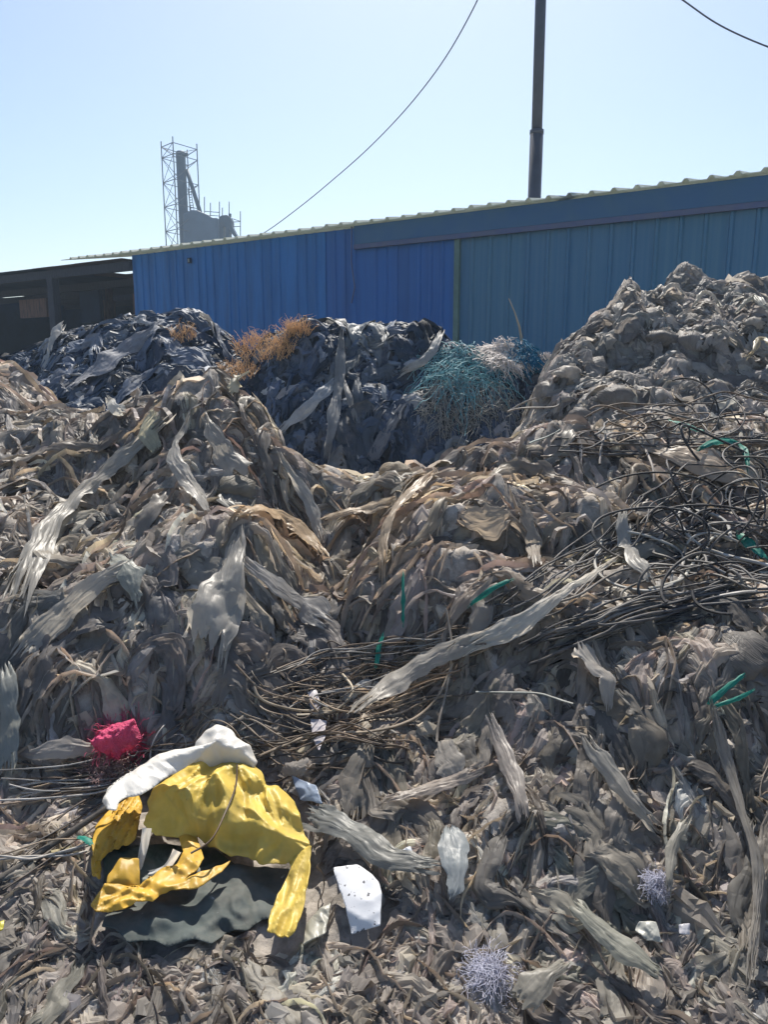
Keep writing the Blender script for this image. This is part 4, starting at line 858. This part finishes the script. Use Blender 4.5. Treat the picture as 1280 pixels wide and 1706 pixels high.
M['wood'] = plain_mat('old_wood', (.05,.055,.075), .85, .2, col2=(.03,.035,.05), scale=8, stretch=(6, 6, .6))
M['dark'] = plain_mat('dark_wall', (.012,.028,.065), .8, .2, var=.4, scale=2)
def corr(s0, s1, z0, z1, y, pitch, ribw, ribh, name, mat, parent, ph=0, thick=.004, lean=0.0):
    xs = [(s0, 0)]; k = math.ceil((s0 - ph) / pitch)
    while True:
        c = ph + k * pitch
        if c + ribw > s1: break
        if c - ribw > s0: xs += [(c - ribw, 0), (c - ribw * .45, ribh), (c + ribw * .45, ribh), (c + ribw, 0)]
        k += 1
    xs.append((s1, 0)); V = []; nz = 14; sd_ = random.uniform(0, 90)
    for (a, h) in xs:
        for j in range(nz):
            z = z0 + (z1 - z0) * j / (nz - 1); V.append((a, y + h + lean * j / (nz - 1) + .009 * float(perlin(a * 1.6 + sd_, z * 1.3, 2.5)) + .004 * float(perlin(a * 5, z * 4, sd_)), z))
    Fc = [(i * nz + j, i * nz + j + 1, (i + 1) * nz + j + 1, (i + 1) * nz + j) for i in range(len(xs) - 1) for j in range(nz - 1)]
    me = bpy.data.meshes.new(name); me.from_pydata(V, [], Fc); me.update(); me.materials.append(mat)
    o = link(name, me, parent); so = o.modifiers.new('t', 'SOLIDIFY'); so.thickness = thick; so.offset = 0
    return o
sb0, sb1 = s_at(765), s_at(222)
x_ = -5.0; i = 0
while x_ < sb0 - .05:            # teal sheets
    x2 = min(x_ + .9, sb0); corr(x_ - .006, x2 + .006, .0, 3.72, .0 + .006 * (i % 2), .30, .035, .028, 'wall_panel', M['teal' if i % 3 else 'teal2'], shed, ph=.05, lean=random.uniform(-.01, .01)); x_ = x2; i += 1
x_ = sb0 + .06; i = 0
while x_ < sb1 - .05:
    x2 = min(x_ + .84, sb1); corr(x_ - .006, x2 + .006, .0, 3.74, .014 + .006 * (i % 2), .21, .03, .022, 'wall_panel', M['blue' if x_ > s_at(600) else 'blue2'], shed, ph=.05, lean=random.uniform(-.012, .012)); x_ = x2; i += 1
MB().box((sb0 - .03, .0, 0), (sb0 + .055, .06, 3.5)).build('edge_trim', M['trim'], shed)
f1 = s_at(595, 390)
MB().box((-5, .05, 3.40), (f1, .10, 3.47)).build('gutter_beam', M['fascia'], shed)
MB().box((-5, .045, 3.475), (f1, .085, 3.76)).build('fascia_board', M['fboard'], shed)
x_ = -5.0
while x_ < LEN - .1:             # roof sheets: ribs run up the slope, the ends show as a wavy eave
    x2 = min(x_ + .9, LEN); prof = [(x_, 0)]; k = math.ceil(x_ / .30)
    while k * .30 + .05 < x2:
        c = k * .30
        if c - .05 > x_: prof += [(c - .05, 0), (c - .018, .04), (c + .018, .04), (c + .05, 0)]
        k += 1
    prof.append((x2, 0)); V = []; dzr = random.uniform(-.012, .012); ov = .17 + random.uniform(-.02, .02)
    for a, h in prof: V += [(a, ov, 3.785 + h + dzr), (a, -5.0, 4.55 + h + dzr)]
    me = bpy.data.meshes.new('roof_sheet'); me.from_pydata(V, [], [(2*i, 2*i+1, 2*i+3, 2*i+2) for i in range(len(prof) - 1)]); me.materials.append(M['roof']); o = link('roof_sheet', me, shed)
    so = o.modifiers.new('t', 'SOLIDIFY'); so.thickness = .012
    x_ = x2
MB().box((-5, -5.1, 0), (LEN, -5.02, 4.5)).build('back_wall', M['dark'], shed)
MB().box((-5.05, -5.1, 0), (-5.0, .05, 3.7)).build('end_wall', M['teal'], shed)
b = MB().tube([(f1 + .02, .12, 3.75), (f1 + .04, .11, 3.2), (f1 - .02, .10, 2.8), (f1 + .05, .10, 2.55)], .012, 5); b.build('hanging_wire', M['fascia'], shed)
sv = s_at(318, 418); MB().box((sv - .05, .045, 3.46), (sv + .05, .06, 3.56)).build('vent_hole', M['dark'], shed); MB().box((sv - .01, .062, 3.48), (sv + .02, .075, 3.54)).build('vent_flap', M['roof'], shed)
# open dark lean-to at the left
s2 = sb1 + .03; lt = empty('open_shed', (A[0], A[1], 0), rz, 'dark open-fronted shed with patched roof at the far left', 'shed')
s3 = s_at(88); s4 = s_at(-160)
MB().box((s3 - .11, -.05, 0), (s3 + .11, .12, 3.45)).build('post', M['wood'], lt); MB().box((s4, -.05, 0), (s4 + .2, .12, 3.4)).build('post', M['wood'], lt); MB().box((sb1 + .02, -.3, 0), (sb1 + .14, -.16, 3.5)).build('post', M['wood'], lt)
MB().box((s2, -.02, 3.44), (s4 + .3, .10, 3.62)).build('eave_beam', M['wood'], lt)
for k in range(4): MB().box((s2, -1.2 - k * 1.3, 3.30), (s4 + .3, -1.1 - k * 1.3, 3.46)).build('purlin', M['wood'], lt)
ns = int((s4 - s2) / .8) + 1
for i in range(ns):
    for j in range(6):
        if (i, j) in ((2, 1), (6, 3)): continue
        a = s2 + i * .8; w_ = .82
        z0 = 3.66 + (i % 2) * .003
        MB().box((a, .25 - j * .95 - .98, z0 - .004 * (j % 2)), (a + w_, .25 - j * .95, z0 + .002 + .004 * (j % 2 == 0))).build('roof_sheet', M['dark' if i > 3 else 'rust'], lt)
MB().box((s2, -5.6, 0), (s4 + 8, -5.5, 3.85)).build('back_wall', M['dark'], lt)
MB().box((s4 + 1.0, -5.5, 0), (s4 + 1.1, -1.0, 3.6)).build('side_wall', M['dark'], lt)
MB().box((s2 - .06, -5.5, 0), (s2, .0, 3.6)).build('side_wall', M['rust'], lt)
sk = s_at(160); corr(s2 + .15, sk, 0.6, 3.1, -.9, .22, .04, .035, 'rusty_sheet', M['rust'], lt)
for k in range(3): MB().box((s2 + .1, -.86, 1.9 + k * .2), (sk + .1, -.80, 2.02 + k * .2)).build('slat', M['wood'], lt)
MB().box((sk + .1, -2.6, 0), (s3 - .1, -2.5, 3.0)).build('partition', M['rust'], lt)
MB().box((sk + .1, -2.44, 3.05), (s3 - .1, -2.3, 3.15)).build('cross_beam', M['wood'], lt)
MB().box((s3 + .2, -1.4, 2.55), (s3 + 1.0, -1.3, 3.3)).build('board', M['dark'], lt)

for k in range(7):
    q_ = s2 + .5 + k * .55; hgt = random.uniform(2.0, 3.2); MB().box((q_, -2.2 - random.uniform(0, .2), 0), (q_ + random.uniform(.08, .3), -2.0, hgt)).build('leaning_board', M['rust'], lt)
MB().box((s3 + .5, -1.9, 0), (s3 + .62, -1.78, 3.4)).build('post', M['rust'], lt)
MB().box((s3 + 1.7, -.9, 2.7), (s3 + 2.9, -.82, 3.15)).build('hanging_sheet', M['rust'], lt)

# ================================================================== POLE, WIRES, TOWER
M['steel'] = plain_mat('dark_steel', (.055,.06,.085), .5, .4, var=.3, scale=3); M['tower'] = plain_mat('tower_steel', (.022,.055,.10), .6, .3, var=.3, scale=.6); M['tank'] = plain_mat('tank_steel', (.06,.115,.19), .6, .3, var=.25, scale=.4); M['rod'] = plain_mat('scaffold_tube', (.05,.06,.075), .6, .3)
YP = 15.5; pb = at(np.array(890.), np.array(335.), YP); pt = at(np.array(895.), np.array(218.), YP); pole = empty('steel_mast', (pb[0], YP, 0), 0, 'dark stepped steel mast rising behind the shed roof', 'mast')
xb = float(pb[0]); top = at(np.array(905.), np.array(-120.), YP); zj = float(pt[2])
MB().tube([(0, 0, 0), (float(pt[0]) - xb, 0, zj)], .125, 16).build('lower_pipe', M['steel'], pole, True)
MB().tube([(float(pt[0]) - xb, 0, zj - .06), (float(pt[0]) - xb, 0, zj + .012)], .132, 16).build('collar', M['steel'], pole, True)
MB().tube([(float(pt[0]) - xb, 0, zj), (float(top[0]) - xb, 0, float(top[2]))], .10, 16).build('upper_pipe', M['steel'], pole, True)
def wire(px, Y, r, lb):
    q = crom(px, 40); Yv = np.interp(np.linspace(0, 1, 40), [0, 1], Y); P = at(q[:, 0], q[:, 1], Yv)
    MB().tube([tuple(p) for p in P], r, 5).build('overhead_wire', M['steel'], None, True, label=lb, cat='wire')
wire([(815,-50),(795,2),(745,92),(685,172),(615,246),(540,312),(485,356),(440,388),(400,408)], (13, 24), .012, 'thin sagging overhead wire in the middle of the sky')
wire([(1080,-40),(1138,0),(1200,42),(1280,78),(1380,112)], (14, 14), .014, 'overhead wire crossing the top right corner')
YT = 78.0
def tp(px, py, dy=0.0): return Vector(at(np.array(float(px)), np.array(float(py)), YT + dy))
tower = empty('scaffold_tower', (tp(303, 400).x, YT, 0), 0, 'distant scaffold tower round a dark stack', 'tower')
O = Vector((tp(303, 400).x, YT, 0)); ppx = YT / F
xl, xm, xr = (tp(a, 300).x - O.x for a in (276, 306, 331)); ztop = tp(276, 250).z; hs_ = [ztop - k * 40 * ppx for k in range(0, 6)]
cor = [(xl, -1.0), (xm, 1.9), (xr, -.2), (xm - .2, -2.6)]
zlev = [tp(276, y_).z for y_ in (250, 268, 309, 349, 389, 430)] + [6, 2]
for (x1, y1) in cor: MB().tube([(x1, y1, 0), (x1, y1, ztop + .5)], .055, 5).build('upright', M['rod'], tower)
for a in range(4):
    (x1, y1), (x2, y2) = cor[a], cor[(a + 1) % 4]
    for k, z in enumerate(zlev):
        MB().tube([(x1, y1, z), (x2, y2, z)], .04, 4).build('ledger', M['rod'], tower)
        if k + 1 < len(zlev):
            zn = zlev[k + 1]; MB().tube([(x1, y1, z), (x2, y2, zn)], .03, 4).build('brace', M['rod'], tower) if a in (0, 2, 3) else None
            if a in (0, 3): MB().tube([(x2, y2, z), (x1, y1, zn)], .03, 4).build('brace', M['rod'], tower)
st_x = tp(303.5, 300).x - O.x
MB().tube([(st_x, -.2, 0), (st_x, -.2, tp(303, 256).z), (st_x, -.2, tp(303, 253).z)], [.45, .45, .36], 16).build('stack', M['tower'], tower, True)
MB().tube([(st_x + .1, -.4, tp(310, 262).z), (st_x + .75, -.4, tp(318, 258).z)], .18, 10).build('stack_outlet', M['tower'], tower, True)
d0_, d1_ = tp(312, 284) - O, tp(335, 356) - O
MB().tube([(d0_.x, -.3, d0_.z), (d1_.x, -.3, d1_.z)], .19, 10).build('slanted_duct', M['tower'], tower, True)
for s_ in (0, 1): MB().tube([tuple(tp(313 + s_ * 5, 318) - O), tuple(tp(319 + s_ * 5, 358) - O)], .04, 4).build('ladder_rail', M['rod'], tower)
for k in range(9): MB().tube([tuple(tp(313 + k * .7, 320 + k * 4.4) - O), tuple(tp(318 + k * .7, 320 + k * 4.4) - O)], .04, 4).build('ladder_rung', M['rod'], tower)
plant = empty('dust_plant', (tp(350, 400).x, YT, 0), 0, 'distant hazy tank and ducts right of the scaffold tower', 'industrial plant'); O2 = Vector((tp(350, 400).x, YT, 0))
def lathe_poly(pts, depth, name, mat, par, Oo):
    n = len(pts); V = []; 
    for y_ in (-depth, depth):
        for (a, b_) in pts: q = tp(a, b_) - Oo; V.append((q.x, y_, q.z))
    Fc = [tuple(range(n)), tuple(reversed(range(n, 2 * n)))] + [(i, i + n, (i + 1) % n + n, (i + 1) % n) for i in range(n)]
    me = bpy.data.meshes.new(name); me.from_pydata(V, [], Fc); me.materials.append(mat); o = link(name, me, par); bv = o.modifiers.new('b', 'BEVEL'); bv.width = .12; bv.segments = 2; return o
lathe_poly([(311,430),(311,360),(318,357),(325,354),(335,355),(345,359),(352,362),(359,367),(368,367),(368,430)], 1.4, 'tank', M['tank'], plant, O2)
lathe_poly([(367,430),(367,364),(371,361),(380,360),(386,364),(388,370),(388,378),(393,388),(398,396),(392,396),(386,388),(384,382),(384,430),(378,430),(378,380),(374,380),(374,430)], .7, 'duct_elbow', M['tower'], plant, O2)
MB().tube([tuple(tp(383, 362) - O2), tuple(tp(383, 356) - O2)], .14, 8).build('duct_cap', M['tower'], plant, True)
for a, y_ in ((340.5,328),(350.5,338),(365.5,336),(370.5,346),(381.5,336),(400.5,352)): MB().tube([tuple(tp(a, 425) - O2), tuple(tp(a, y_) - O2)], .05, 4).build('scaffold_upright', M['rod'], plant)
for (a, b_), (c_, e_) in (((340,352),(366,354)),((340,358),(366,360)),((386,364),(401,369)),((386,378),(401,377)),((388,370),(401,369))): MB().tube([tuple(tp(a, b_) - O2), tuple(tp(c_, e_) - O2)], .04, 4).build('scaffold_rail', M['rod'], plant)

# ================================================================== HAZE
m, N, L = newmat('haze'); out = N.new('ShaderNodeOutputMaterial'); pv = N.new('ShaderNodeVolumePrincipled'); pv.inputs['Color'].default_value = (.62, .80, 1, 1); pv.inputs['Density'].default_value = .0021; pv.inputs['Anisotropy'].default_value = .2
L.new(pv.outputs[0], out.inputs['Volume'])
MB().box((-60, -12, -1.1), (60, 100, 26)).build('haze', m, None, label='thin bright haze over the yard', cat='haze', kind='stuff')
